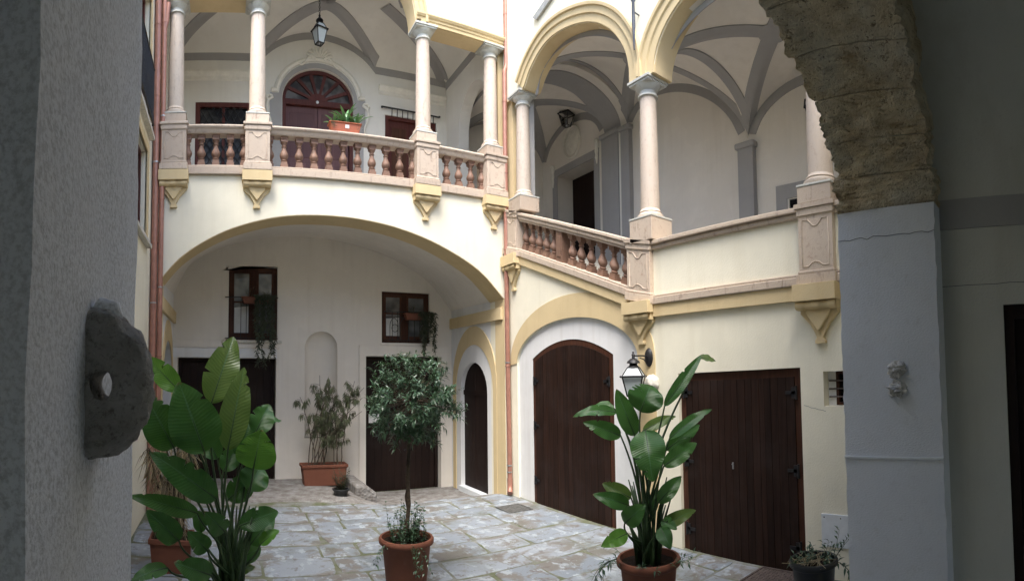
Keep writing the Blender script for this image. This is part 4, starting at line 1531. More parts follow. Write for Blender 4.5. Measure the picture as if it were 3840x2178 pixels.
# transverse arch between flight and corner bay; pilasters
ta = earc((VX0 + XB) / 2, 8.62, (XB - VX0) / 2 - 0.01, 0.86, 180, 0, 28)
m = MB()
m.slab([ta + [(XB + 0.05, 8.62), (XB + 0.05, 10.9), (VX0 - 0.1, 10.9), (VX0 - 0.1, 8.62)]], FL, 9.36, 9.97)
m.obj('transverse_arch', 'plaster_grey', SW, smooth=30)
m = MB()
rows = [[(x, y, z - 0.006) for y in (9.30, 9.36)] for x, z in ta]
m.slab([[(x, z + 0.03) for x, z in ta] + [(XB + 0.05, 8.66), (XB + 0.05, 10.9), (VX0 - 0.1, 10.9), (VX0 - 0.1, 8.66)]], FL, 9.12, 9.36)
m.obj('arch_edge', 'plaster_interior', SW)


def pilaster(y0, y1, z0, z1, dep=0.13):
    p_ = part('pilaster', SW, (XB, (y0 + y1) / 2, z0))
    box('pilaster_shaft', 'plaster_grey', p_, XB - dep, XB, y0, y1, z0, z1 - 0.12)
    box('pilaster_cap', 'plaster_grey', p_, XB - dep - 0.05, XB, y0 - 0.05, y1 + 0.05, z1 - 0.12, z1, 0.03)


pilaster(9.40, 10.02, 5.2, 8.66, 0.10)
pilaster(8.98, 9.27, 5.0, 8.60)
box('pilaster_strip', 'plaster_gallery', SW, XB - 0.07, XB, 9.275, 9.395, 5.0, 8.62)
pilaster(5.50, 5.86, 3.66, 7.14)
box('pilaster_pier', 'plaster_grey', SW, XW + 0.16, XW + 0.37, 9.40, 9.97, 5.3, 8.66)
# cross wall closing above the gallery side
MB().slab([[(XW + 0.05, 9.6), (XB + 0.1, 9.6), (XB + 0.1, 12.5), (XW + 0.05, 12.5)]], FL, 9.5, 9.6).obj('attic_wall', 'plaster_interior', SW)
box('roof', 'plaster_interior', SW, XW + 0.3, XB + 0.8, YN - 0.2, 13.1, 11.0, 11.2)
box('roof', 'plaster_interior', GW, -1.7, 6.0, 10.3, 13.2, 12.2, 12.4)

# ================================================================ SIDE WING (left edge of the court)
LW = thing('side_wing', 'narrow strip of cream side wall with ochre framed windows, left of the downpipes', 'building', (XL, 6, 0))
h1 = [(9.05, 5.55), (9.05, 6.55), (7.8, 6.55), (7.8, 5.55)]
hA = [(9.35, 7.05), (9.35, 9.4), (8.0, 9.4), (8.0, 7.05)]
hB = [(9.22, 5.0), (9.22, 6.55), (8.0, 6.55), (8.0, 5.0)]
m = MB()
m.slab([[(0.5, -0.5), (YW, -0.5), (YW, 10.4), (0.5, 10.4)], hA, hB], FR, XL, XL - 0.4)
m.obj('wall', 'plaster_cream', LW)
for (ya, yb, za, zb) in ((8.0, 9.35, 7.05, 9.4), (8.0, 9.22, 5.0, 6.55)):
    wn = part('window', LW, (XL, (ya + yb) / 2, za))
    MB().slab([[(ya - 0.16, za - 0.1), (yb + 0.16, za - 0.1), (yb + 0.16, zb + 0.16), (ya - 0.16, zb + 0.16)], [(ya, za), (yb, za), (yb, zb), (ya, zb)]], FR, XL + 0.025, XL - 0.02).obj('ochre_surround', 'plaster_ochre', wn)
    MB().slab([[(ya, za), (yb, za), (yb, zb), (ya, zb)], [(ya + 0.1, za + 0.1), (yb - 0.1, za + 0.1), (yb - 0.1, zb - 0.1), (ya + 0.1, zb - 0.1)]], FR, XL - 0.10, XL - 0.18).obj('frame', 'wood_red', wn)
    MB().slab([[(ya + 0.1, za + 0.1), (yb - 0.1, za + 0.1), (yb - 0.1, zb - 0.1), (ya + 0.1, zb - 0.1)]], FR, XL - 0.14, XL - 0.15).obj('pane', 'window_pane', wn)
    MB().box(XL - 0.1, XL + 0.10, ya - 0.2, yb + 0.2, za - 0.16, za - 0.09).obj('sill', 'pale_stone', wn, bevel=0.008)
rl = part('window_railing', LW, (XL + 0.08, 8.6, 7.1))
for zz in (7.12, 8.15):
    MB().tube([(XL, 9.42, zz), (XL + 0.08, 9.42, zz), (XL + 0.08, 7.9, zz), (XL, 7.9, zz)], 0.02, 6).obj('rail', 'iron', rl)
for k in range(13):
    y = 7.95 + 0.12 * k
    MB().tube([(XL + 0.08, y, 7.12), (XL + 0.08, y, 8.15)], 0.010, 6).obj('bar', 'iron', rl)

# ================================================================ ENTRANCE WING (arch the photographer stands in)
EW = thing('entrance_wing', 'grey plastered entrance passage with a rough bare tufa stone arch', 'archway', (1.67, 1.2, 0))
JX0, JX1, YF, YNR, YNL = -0.26, 3.60, 1.53, 0.80, 0.675
SPZ = 3.73
ACX, AA, AB = (JX0 + JX1) / 2, (JX1 - JX0) / 2, 1.13
# left pier with rough render
m = MB()
NZ, NY = 90, 24
rows = []
for i in range(NZ + 1):
    z = -0.5 + 5.3 * i / NZ
    row = [(JX0 - 0.6, YF - 0.001 - 0.02, z)]
    for j in range(NY + 1):
        y = YF - (YF - YNL) * j / NY
        # hand-trowelled unevenness
        dx = 0.010 * noise.noise(Vector((0, y * 3.2, z * 2.1))) + 0.004 * noise.noise(Vector((3, y * 14, z * 11)))
        dy = 0
        if j in (0, NY):
            dy = 0.008 * noise.noise(Vector((7, j, z * 6))) + 0.004 * noise.noise(Vector((7, j, z * 25)))
        row.append((JX0 + dx, y + dy, z))
    row.append((JX0 - 0.28, YNL, z))
    rows.append(row)
m.strip(rows)
m.obj('pier', 'render_grey_rough', EW, smooth=50)
# right pier
m = MB()
rows = []
for i in range(NZ + 1):
    z = -0.5 + (SPZ + 0.5) * i / NZ
    row = [(JX1 + 0.6, YF - 0.002, z)]
    for j in range(NY + 1):
        y = YF - (YF - YNR) * j / NY
        dx = 0.007 * noise.noise(Vector((11, y * 3.2, z * 2.1)))
        dy = 0.010 * noise.noise(Vector((17, j, z * 7))) + 0.007 * noise.noise(Vector((17, j, z * 21))) if j in (0, NY) else 0
        if i == NZ:
            dx += 0.0
        row.append((JX1 + dx, y + dy, z))
    row.append((JX1 + 0.22, YNR, z))
    rows.append(row)
m.strip(rows)
m.add([(JX1 - 0.0, YF, SPZ), (JX1 + 0.6, YF, SPZ), (JX1 + 0.6, YNR, SPZ), (JX1, YNR, SPZ)], [(0, 1, 2, 3)])
m.obj('pier', 'render_grey', EW, smooth=50)
# joint line, crack
box('joint_line', 'panel_white', EW, JX1 - 0.012, JX1 + 0.02, YNR - 0.004, YF + 0.004, 1.927, 1.942)
m = MB()
m.tube([(JX1 - 0.004, YF - (YF - YNR) * k / 16, 3.525 + 0.02 * noise.noise(Vector((k * 0.7, 2, 5))) + 0.0 * k) for k in range(17)], 0.002, 4)
m.obj('crack', 'iron_grey', EW)
# tufa arch: each voussoir a block of its own with broken faces


def voussoir(t0, t1, rr):
    """block of the arch between two angles (degrees from the right springing)"""
    NS, NT, NR = 26, 20, 3
    seed = 3.7
    push0 = rr.uniform(-0.03, 0.02)
    r0 = []
    for i in range(NT + 1):
        t = radians(t0 + (t1 - t0) * i / NT)
        push = push0 * min(1, 3 * sin(pi * i / NT))
        row = []
        for j in range(NS + 1):
            q = j / NS
            # cross-section: far face up, soffit, near face up
            y = YF - (YF - YNR) * q
            nz_ = noise.noise(Vector((t * 7, y * 6, seed))) * 0.04 + noise.noise(Vector((t * 19, y * 9, seed))) * 0.03 + noise.noise(Vector((t * 60, y * 34, seed))) * 0.026 + push
            ed = min(i, NT - i)
            if ed == 0:
                nz_ += 0.006
            near = 0.10 * q * q
            a_, b_ = AA + nz_, AB + nz_ * 0.8 - near
            yy = y
            if j in (0, NS):
                yy += 0.04 * noise.noise(Vector((t * 9, j, seed))) + 0.03 * noise.noise(Vector((t * 43, j, seed)))
            row.append((ACX + a_ * cos(t), yy, SPZ + b_ * sin(t)))
        c_, s_ = cos(t), sin(t)
        far_up = (ACX + (AA + 0.55) * c_, row[0][1], SPZ + (AB + 0.5) * s_)
        near_up = (ACX + (AA + 0.5) * c_, row[-1][1], SPZ + (AB + 0.45) * s_)
        r0.append([far_up] + row + [near_up])
    m_ = MB().strip(r0)
    n_ = NS + 3
    m_.f.append(tuple(range(n_)))
    m_.f.append(tuple(NT * n_ + k for k in reversed(range(n_))))
    m_.obj('voussoir', 'tufa', EW, smooth=60)


rv = random.Random(4)
ang = [0.0]
while ang[-1] < 178:
    ang.append(ang[-1] + rv.uniform(11, 16))
ang[-1] = 180
for a, b in zip(ang[:-1], ang[1:]):
    voussoir(a + 0.08, b - 0.08, rv)
# court face of the entrance wall
op = [(JX0 - 0.30, -0.5), (JX0 - 0.30, SPZ)] + earc(ACX, SPZ, AA + 0.30, AB + 0.30, 180, 0, 24)[1:-1] + [(JX1 + 0.30, SPZ), (JX1 + 0.30, -0.5)]
m = MB()
m.slab([[(XL - 0.3, -0.5)] + op + [(XW + 0.1, -0.5), (XW + 0.1, 8.2), (XL - 0.3, 8.2)]], FL, YF - 0.03, YF - 0.5)
m.obj('court_wall', 'plaster_cream', EW)
# passage walls and vault behind
PX0, PX1 = -0.52, 3.80
pdoor = [(0.36, -0.4), (0.36, 3.0), (-0.75, 3.0), (-0.75, -0.4)]
m = MB()
m.slab([[(-6, -0.5), (YNR + 0.3, -0.5), (YNR + 0.3, 3.7), (-6, 3.7)], pdoor], FR, PX1, PX1 + 0.3)
m.obj('passage_wall', 'plaster_passage', EW)
m = MB()
m.slab([[(-6, -0.5), (YNL + 0.3, -0.5), (YNL + 0.3, 3.7), (-6, 3.7)]], FR, PX0, PX0 - 0.3)
m.obj('passage_wall', 'render_grey', EW)
box('passage_band', 'plaster_grey', EW, PX1 - 0.012, PX1 + 0.05, -6, YNR, 3.57, 3.79)
m = MB()
rows = []
for k in range(33):
    a = pi * k / 32
    x, z = (PX0 + PX1) / 2 + (PX1 - PX0) / 2 * cos(a), 3.70 + 1.55 * sin(a)
    rows.append([(x, YNR + 0.35 - i * 0.8, z) for i in range(9)])
m.strip(rows)
m.obj('passage_vault', 'plaster_passage', EW, smooth=180)
m = MB()
m.slab([[(PX0 - 0.3, -0.5), (PX1 + 0.3, -0.5), (PX1 + 0.3, 6.0), (PX0 - 0.3, 6.0)], [(1.2, -0.4), (2.9, -0.4), (2.9, 2.6)] + earc(2.05, 2.6, 0.85, 0.7, 0, 180, 16)[1:-1] + [(1.2, 2.6)]], FL, -5.6, -6.1)
m.obj('fill_opening_wall', 'plaster_passage', EW)  # unseen end wall; its opening is added to let fill light in
box('pier_return', 'render_grey', EW, PX0 - 0.3, PX0 + 0.02, YNL, YF - 0.1, -0.5, 5.6)
pd = part('door', EW, (PX1 + 0.15, -0.2, 0))
for k in range(6):
    a = 0.35 - k * 1.09 / 6
    MB().slab([[(a, -0.4), (a, 2.9), (a - 0.176, 2.9), (a - 0.176, -0.4)]], FR, PX1 + 0.10, PX1 + 0.15).obj('plank', 'wood_dark', pd)
MB().slab([[(0.36, -0.4), (0.36, 3.0), (-0.75, 3.0), (-0.75, -0.4), (-0.68, -0.4), (-0.68, 2.9), (0.29, 2.9), (0.29, -0.4)]], FR, PX1 + 0.04, PX1 + 0.18).obj('door_frame', 'wood_dark', pd)
m = MB()
m.tube([(XW - 0.001, 3.08 - 0.05 * k, 2.12 - 0.012 * k + 0.018 * noise.noise(Vector((k * 1.3, 1, 1)))) for k in range(7)], 0.002, 4)
m.obj('crack', 'iron_grey', SW)
m = MB()
m.tube([(PX1 - 0.002, YNR - 0.1 * k, 3.155 + 0.008 * noise.noise(Vector((k * 0.9, 5, 2)))) for k in range(14)], 0.002, 4)
m.obj('crack', 'iron_grey', EW)

# unseen blockers added behind the wings to keep light out (rooms behind the doors stay dark)
box('light_block', 'dark_void', GW, -1.8, 6.0, 13.45, 13.6, -0.5, 12.3)
box('light_block', 'dark_void', GW, -1.8, -1.72, 10.3, 13.6, -0.5, 12.3)
box('light_block', 'dark_void', SW, 9.7, 9.85, 1.0, 13.6, -0.5, 11.2)
box('light_block', 'dark_void', SW, 6.0, 9.85, 13.2, 13.3, -0.5, 11.2)
box('light_block', 'dark_void', SW, 6.42, 6.6, YN, 9.9, -0.5, 3.45)
box('light_block', 'dark_void', SW, 6.3, 6.4, 10.6, 12.9, -0.5, 5.0)
box('light_block', 'dark_void', LW, XL - 0.6, XL - 0.45, 7.5, 9.9, 4.5, 10)
box('light_block', 'dark_void', EW, PX1 + 0.3, PX1 + 0.4, -1.2, 0.7, -0.5, 3.4)

# ================================================================ downpipes
def downpipe(label, pts, r, clamps, parent_loc, shoe=None):
    t = thing('downpipe', label, 'downpipe', parent_loc, 'copper coloured downpipes on the courtyard walls')
    MB().tube(pts, r, 14).obj('pipe', 'copper_paint', t, smooth=50)
    for (x, y, z, mt) in clamps:
        MB().lathe([(r + 0.001, 0), (r + 0.008, 0.004), (r + 0.008, 0.026), (r + 0.001, 0.03)], 16, (x, y, z), None, False).obj('clamp', mt, t, smooth=40)
    if shoe:
        MB().tube(shoe, r + 0.008, 14).obj('shoe', 'copper_paint', t, smooth=60)
    return t


px, py = 5.86, 9.86
downpipe('single copper coloured downpipe in the corner between the two wings', [(5.91, py, 12.5), (5.91, py, 9.50), (5.905, py, 9.44), (5.865, py, 9.32), (px, py, 9.26), (px, py, 3.5), (px + 0.03, py, 0.35)], 0.052,
         [(px, py, 8.6, 'copper_paint'), (px, py, 7.0, 'copper_paint'), (px, py, 5.3, 'copper_paint'), (px + 0.005, py, 2.75, 'copper_paint'), (px + 0.005, py, 2.83, 'zinc'),
          (px + 0.02, py, 0.62, 'zinc'), (px + 0.022, py, 0.48, 'zinc'), (5.91, py, 10.6, 'copper_paint')], (px, py, 0),
         [(px + 0.03, py, 0.36), (px + 0.03, py, 0.20), (px + 0.01, py - 0.03, 0.12), (px - 0.03, py - 0.09, 0.06)])
downpipe('thicker of the paired copper coloured downpipes, beside the cream side wall', [(-1.345, 9.89, 12.5), (-1.345, 9.89, -0.02)], 0.066,
         [(-1.345, 9.89, z, mt) for z, mt in ((9.3, 'copper_paint'), (7.9, 'copper_paint'), (6.6, 'zinc'), (5.05, 'copper_paint'), (3.9, 'zinc'), (2.4, 'copper_paint'), (1.1, 'zinc'))], (-1.345, 9.89, 0))
t = downpipe('thinner of the paired copper coloured downpipes, beside the wide arch', [(-1.222, 9.90, 12.5), (-1.222, 9.90, -0.02)], 0.050,
             [(-1.222, 9.90, z, mt) for z, mt in ((9.35, 'copper_paint'), (7.5, 'zinc'), (5.9, 'copper_paint'), (4.2, 'zinc'), (2.9, 'copper_paint'), (1.0, 'zinc'))], (-1.222, 9.90, 0))
MB().tube([(-1.222, 9.9, 9.22), (-1.18, 9.9, 9.38), (-1.15, 9.9, 9.75)], 0.042, 12).obj('branch', 'copper_paint', t, smooth=50)
ib = thing('iron_bar', 'dark tapering iron bar hanging between the two stair arches', 'bar', (5.80, 5.76, 7.68))
MB().tube([(5.79, 5.76, 7.68), (5.79, 5.76, 8.10), (5.79, 5.76, 8.45), (5.79, 5.76, 8.5), (5.79, 5.76, 8.56), (5.79, 5.76, 9.6)], [0.010, 0.030, 0.022, 0.042, 0.024, 0.024], 10).obj('shaft', 'iron_grey', ib, smooth=50)
MB().tube([(5.79, 5.76, 8.3), (5.92, 5.76, 8.3)], 0.012, 6).obj('bracket', 'iron_grey', ib)

# ================================================================ lanterns
def lantern(label, c, w_, h, mount, rot=0.0, glass='frosted_glass', group=None):
    """four-sided street lantern; c = middle of its rim plate"""
    t = thing('lantern', label, 'lantern', c, 'black lanterns round the courtyard')
    cx, cy, cz_ = c

    def R(a, b, z):
        return (cx + a * cos(rot) - b * sin(rot), cy + a * sin(rot) + b * cos(rot), cz_ + z)
    tw, bw, rw = w_ * 0.46, w_ * 0.27, w_ * 0.24
    hb, hr = h * 0.56, h * 0.26
    cor = [(-1, -1), (1, -1), (1, 1), (-1, 1)]
    m_ = MB()
    for sx, sy in cor:
        m_.tube([R(sx * tw, sy * tw, 0), R(sx * bw, sy * bw, -hb)], 0.011, 5)
        m_.tube([R(sx * tw, sy * tw, 0.01), R(sx * rw, sy * rw, hr)], 0.010, 5)
    for (ww, zz, rr_) in ((bw, -hb, 0.012), (rw, hr, 0.012)):
        m_.tube([R(sx * ww, sy * ww, zz) for sx, sy in cor + [cor[0]]], rr_, 5)
    q = w_ * 0.53
    for k in range(4):
        a, b = cor[k], cor[(k + 1) % 4]
        m_.tube([R(a[0] * q, a[1] * q, 0.0), R(b[0] * q, b[1] * q, 0.0)], 0.016, 5)
    m_.obj('frame', 'iron', t)
    for k in range(4):
        a, b = cor[k], cor[(k + 1) % 4]
        for (w0, z0, w1_, z1) in ((tw, -0.005, bw, -hb), (tw, 0.012, rw, hr)):
            e = 0.985
            MB().add([R(a[0] * w0 * e, a[1] * w0 * e, z0), R(b[0] * w0 * e, b[1] * w0 * e, z0), R(b[0] * w1_ * e, b[1] * w1_ * e, z1), R(a[0] * w1_ * e, a[1] * w1_ * e, z1)], [(0, 1, 2, 3)]).obj('glass_pane', glass, t)
    m_ = MB()
    m_.lathe([(rw * 1.25, hr), (rw * 0.8, hr + 0.03), (rw * 0.72, hr + 0.06), (rw * 1.3, hr + 0.065), (rw * 1.2, hr + 0.09), (rw * 0.6, hr + 0.13), (0.022, hr + 0.14)], 14, c)
    m_.obj('chimney', 'iron', t, smooth=40)
    top = hr + 0.14
    MB().lathe([(0.02, top), (0.026, top + 0.01), (0.018, top + 0.03), (0.027, top + 0.045), (0.02, top + 0.065), (0.012, top + 0.075), (0.018, top + 0.09), (0.0, top + 0.105)], 10, c).obj('finial', 'iron', t, smooth=40)
    MB().lathe([(0.018, -hb), (0.02, -hb + 0.08), (0.03, -hb + 0.12), (0.03, -hb + 0.18), (0.0, -hb + 0.2)], 10, c).obj('bulb', 'panel_white', t, smooth=60)
    if mount[0] == 'wall':      # bracket arm to a wall at x = mount[1]
        xw_, zc_ = mount[1], cz_ + top + 0.035
        yb = cy + mount[2]
        m_ = MB().tube([(cx, cy, zc_), ((cx + xw_) / 2, (cy + yb) / 2, zc_ + 0.005), (xw_ - 0.03, yb, zc_)], 0.012, 8)
        m_.tube([(xw_ - 0.22, yb + (cy - yb) * 0.5, zc_ - 0.03), (xw_ - 0.12, yb, zc_ - 0.05), (xw_ - 0.05, yb, zc_ - 0.12)], 0.008, 6)
        m_.obj('arm', 'iron', t, smooth=60)
        el = []
        m_ = MB().lathe([(0.0, 0.05), (0.045, 0.045), (0.075, 0.025), (0.085, 0.0)], 18, (0, 0, 0), (-1, 0, 0), False)
        m_.v = [(xw_ + x, yb + y, zc_ - 0.02 + z * 1.75) for x, y, z in m_.v]
        m_.obj('wall_plate', 'iron', t, smooth=60)
    else:
        m_ = MB()
        z = cz_ + top + 0.10
        k = 0
        while z < mount[1]:
            r_ = 0.018
            pts = []
            for i in range(9):
                a = 2 * pi * i / 8
                dx, dz = r_ * cos(a), 0.032 * sin(a)
                pts.append((cx + (dx if k % 2 else 0), cy + (0 if k % 2 else dx), z + dz))
            m_.tube(pts, 0.005, 4)
            z += 0.05
            k += 1
        m_.obj('chain', 'iron', t)
        m_ = MB().lathe([(0.10, mount[1] + 0.03), (0.10, mount[1] + 0.01), (0.03, mount[1] - 0.03)], 14, (cx, cy, 0)).obj('ceiling_plate', 'iron', t)
    return t


lantern('black wall lantern on a bracket beside the arched plank door', (5.57, 5.70, 2.53), 0.33, 0.52, ('wall', XW - 0.016, 0.03), radians(38))
lantern('black lantern hanging on a chain above the upper arched doorway', (2.05, 11.40, 10.34), 0.27, 0.56, ('chain', 11.14), radians(20))
lantern('black wall lantern high in the stair loggia over the grey doorway', (8.58, 11.18, 9.62), 0.32, 0.58, ('wall', XB, 0.05), radians(20), 'clear_glass')
lantern('black wall lantern beyond the right-hand column, half hidden by the tufa arch', (8.60, 4.07, 7.40), 0.28, 0.52, ('wall', XB, 0.0), radians(30), 'clear_glass')

# ================================================================ stones on the piers
def blob(rx, ry, rz, c, seed, amp, seg=22, ring=14, name='stone', mat='stub_stone', parent=None, cut=None):
    vs, fs = [], []
    for i in range(ring + 1):
        e = pi * i / ring
        for k in range(seg):
            a = 2 * pi * k / seg
            d = Vector((sin(e) * cos(a), sin(e) * sin(a), cos(e)))
            s_ = 1 + amp * noise.noise(d * 2.2 + Vector((seed, 0, 0))) + amp * 0.6 * noise.noise(d * 6 + Vector((0, seed, 0)))
            vs.append((c[0] + d.x * rx * s_, c[1] + d.y * ry * s_, c[2] + d.z * rz * s_))
    for i in range(ring):
        for k in range(seg):
            j = (k + 1) % seg
            fs.append((i * seg + k, (i + 1) * seg + k, (i + 1) * seg + j, i * seg + j))
    return MB().add(vs, fs)


hs = thing('hitching_stone', 'weathered D-shaped hitching stone with a hole, set in the left grey pier', 'hitching stone', (-0.26, 1.03, 2.58))
# flat pierced half-disc standing out from the pier: outline in (x, z), thickness along y
NO = 44
outl, hol = [], []
for k in range(NO):
    t_ = -pi / 2 + pi * k / (NO - 1)
    rx = 0.118 * (1 + 0.05 * noise.noise(Vector((cos(t_) * 3, sin(t_) * 3, 1))))
    outl.append((JX0 - 0.02 + (rx + 0.02) * max(0, cos(t_)) ** 0.72, 2.577 + 0.150 * sin(t_) * (1 + 0.02 * noise.noise(Vector((t_ * 3, 2, 2))))))
outl += [(JX0 - 0.06, 2.727), (JX0 - 0.06, 2.427)]
m = MB()
cyr = 1.045
rows_r = []
npt = len(outl)
hx_, hz_, ha, hb_ = JX0 + 0.026, 2.574, 0.022, 0.030
for (ins, yy) in ((0.030, -0.060), (0.012, -0.052), (0.0, -0.030), (0.0, 0.0), (0.0, 0.030), (0.012, 0.052), (0.030, 0.060)):
    row = []
    for (x, z) in outl:
        d = Vector((JX0 - 0.02 - x, 2.577 - z))
        l = d.length
        d = d / l if l else d
        nn = 0.008 * noise.noise(Vector((x * 18, yy * 18, z * 18))) + 0.004 * noise.noise(Vector((x * 55, yy * 55, z * 55)))
        row.append((x + d.x * (ins + nn), cyr + yy + 0.5 * nn, z + d.y * (ins + nn)))
    rows_r.append(row)
vs = [p for r in rows_r for p in r]
fs = []
for i in range(6):
    for k in range(npt):
        j = (k + 1) % npt
        fs.append((i * npt + k, i * npt + j, (i + 1) * npt + j, (i + 1) * npt + k))
n0 = len(vs)
# pierced faces front and back, and the bore between them
NH = 24
for (ri, yy) in ((0, -0.060), (6, 0.060)):
    loop = [(rows_r[ri][k][0], rows_r[ri][k][2]) for k in range(npt)]
    hole = [(hx_ + ha * (1 + 0.10 * noise.noise(Vector((cos(a), sin(a), yy)))) * cos(a), hz_ + hb_ * sin(a)) for a in [2 * pi * k / NH for k in range(NH)]]
    grid = [loop, hole]
    tr = tessellate_polygon([[Vector((a, b, 0)) for a, b in lp] for lp in grid])
    base_i = len(vs)
    vs += [(rows_r[ri][k][0], rows_r[ri][k][1], rows_r[ri][k][2]) for k in range(npt)] + [(a, cyr + yy, b) for a, b in hole]
    fs += [tuple(base_i + i for i in t3) for t3 in tr]
    if ri == 0:
        h0 = base_i + npt
    else:
        h1_ = base_i + npt
for k in range(NH):
    j = (k + 1) % NH
    fs.append((h0 + k, h0 + j, h1_ + j, h1_ + k))
m.add(vs, fs)
me = m.mesh('stone', 'ring_stone', 50, True, ORG[hs.name])
bm = bmesh.new()
bm.from_mesh(me)
bmesh.ops.remove_doubles(bm, verts=bm.verts, dist=0.0004)
bmesh.ops.triangulate(bm, faces=[f for f in bm.faces if len(f.verts) > 4])
bmesh.ops.subdivide_edges(bm, edges=[e for e in bm.edges if e.calc_length() > 0.012], cuts=3, use_grid_fill=True)
for v in bm.verts:
    p = v.co + ORG[hs.name]
    v.co += v.normal * (0.007 * noise.noise(p * 30) + 0.004 * noise.noise(p * 80))
bm.to_mesh(me)
bm.free()
for p in me.polygons:
    p.use_smooth = True
link('stone', me, hs, ORG[hs.name])
MB().tube([(JX0 + 0.002, cyr, 2.735), (JX0 + 0.03, cyr, 2.718), (JX0 + 0.05, cyr, 2.70)], [0.02, 0.03, 0.012], 8).obj('mortar', 'render_grey_rough', hs, smooth=60)
for nm, z, lab in (('upper', 2.565, 'upper of two broken stone stubs on the right grey pier'), ('lower', 2.425, 'lower of two broken stone stubs on the right grey pier')):
    mb_ = blob(0.065, 0.068, 0.055, (JX1 - 0.005, 1.11, z), 3.1 if nm == 'upper' else 8.2, 0.55)
    tag(mb_.obj('stone_stub', 'stub_stone', smooth=25), lab, 'stone', 'broken stone stubs on the right pier')
tag(blob(0.10, 0.13, 0.13, (5.94, 5.67, 2.41), 5.5, 0.22, mat='pale_stone').obj('boulder', 'pale_stone', smooth=60),
    'pale rounded boulder set on the ochre pier beside the bracket lantern', 'stone')

# ================================================================ fittings on walls and ground
up = thing('utility_panel', 'white utility panel screwed to the cream wall near the grey pier', 'panel', (5.95, 2.6, 0.38))
MB().box(5.935, 5.957, 2.28, 2.88, 0.39, 0.79).obj('cover', 'panel_white', up, bevel=0.004)
for y_, z_ in ((2.84, 0.75), (2.84, 0.43), (2.62, 0.75), (2.62, 0.43)):
    MB().lathe([(0.0, 0.006), (0.007, 0.004), (0.009, 0)], 8, (5.935, y_, z_), (-1, 0, 0), False).obj('screw', 'iron', up)
mh = thing('manhole_cover', 'square iron manhole cover at the foot of the corner downpipe', 'manhole cover', (5.36, 8.82, 0.01))
MB().slab([[(5.09, 8.56), (5.62, 8.56), (5.62, 9.08), (5.09, 9.08)], [(5.12, 8.59), (5.59, 8.59), (5.59, 9.05), (5.12, 9.05)]], lambda a, b, d: (a, b, d), 0.0, 0.020).obj('frame', 'manhole', mh)
m = MB().box(5.125, 5.585, 8.595, 9.045, -0.01, 0.014)
for i in range(7):
    for j in range(7):
        x, y = 5.16 + 0.065 * i, 8.63 + 0.063 * j
        m.box(x - 0.02, x + 0.02, y - 0.006, y + 0.006, 0.014, 0.018)
tag(m.obj('cover', 'manhole', mh), kind='stuff')
gr = thing('drain_cover', 'rusty chequered drain cover in front of the square plank door', 'drain cover', (5.62, 3.4, 0.01))
MB().slab([[(5.25, 3.05), (5.93, 3.05), (5.93, 3.75), (5.25, 3.75)], [(5.28, 3.08), (5.90, 3.08), (5.90, 3.72), (5.28, 3.72)]], lambda a, b, d: (a, b, d), 0.0, 0.022).obj('frame', 'grate_rust', gr)
m = MB().box(5.285, 5.895, 3.085, 3.715, -0.01, 0.015)
for i in range(12):
    for j in range(12):
        x, y = 5.315 + 0.05 * i, 3.115 + 0.05 * j
        if (i + j) % 2:
            m.box(x - 0.018, x + 0.018, y - 0.006, y + 0.006, 0.015, 0.020)
        else:
            m.box(x - 0.006, x + 0.006, y - 0.018, y + 0.018, 0.015, 0.020)
tag(m.obj('cover', 'grate_rust', gr), kind='stuff')
dm = thing('door_mat', 'dark red door mat at the porch door behind the topiary tree', 'door mat', (4.4, 12.42, -0.385))
m = MB()
m.slab([[(4.02, 12.28), (4.80, 12.28), (4.80, 12.54), (4.02, 12.54)]], lambda a, b, d: (a, b, d), -0.40, -0.36)
m.obj('pile', 'mat_red', dm, bevel=0.01)
pn = thing('paper_notice', 'white paper notice pinned to the dark porch door behind the topiary', 'notice', (3.8, YB + 0.22, 1.5))
MB().slab([[(3.66, 1.37), (3.95, 1.37), (3.95, 1.60), (3.66, 1.60)]], FL, YB + 0.222, YB + 0.226).obj('sheet', 'paper', pn)
for x in (3.68, 3.93):
    MB().lathe([(0, 0.006), (0.006, 0.004), (0.007, 0)], 8, (x, YB + 0.222, 1.585), (0, -1, 0), False).obj('pin', 'zinc', pn)

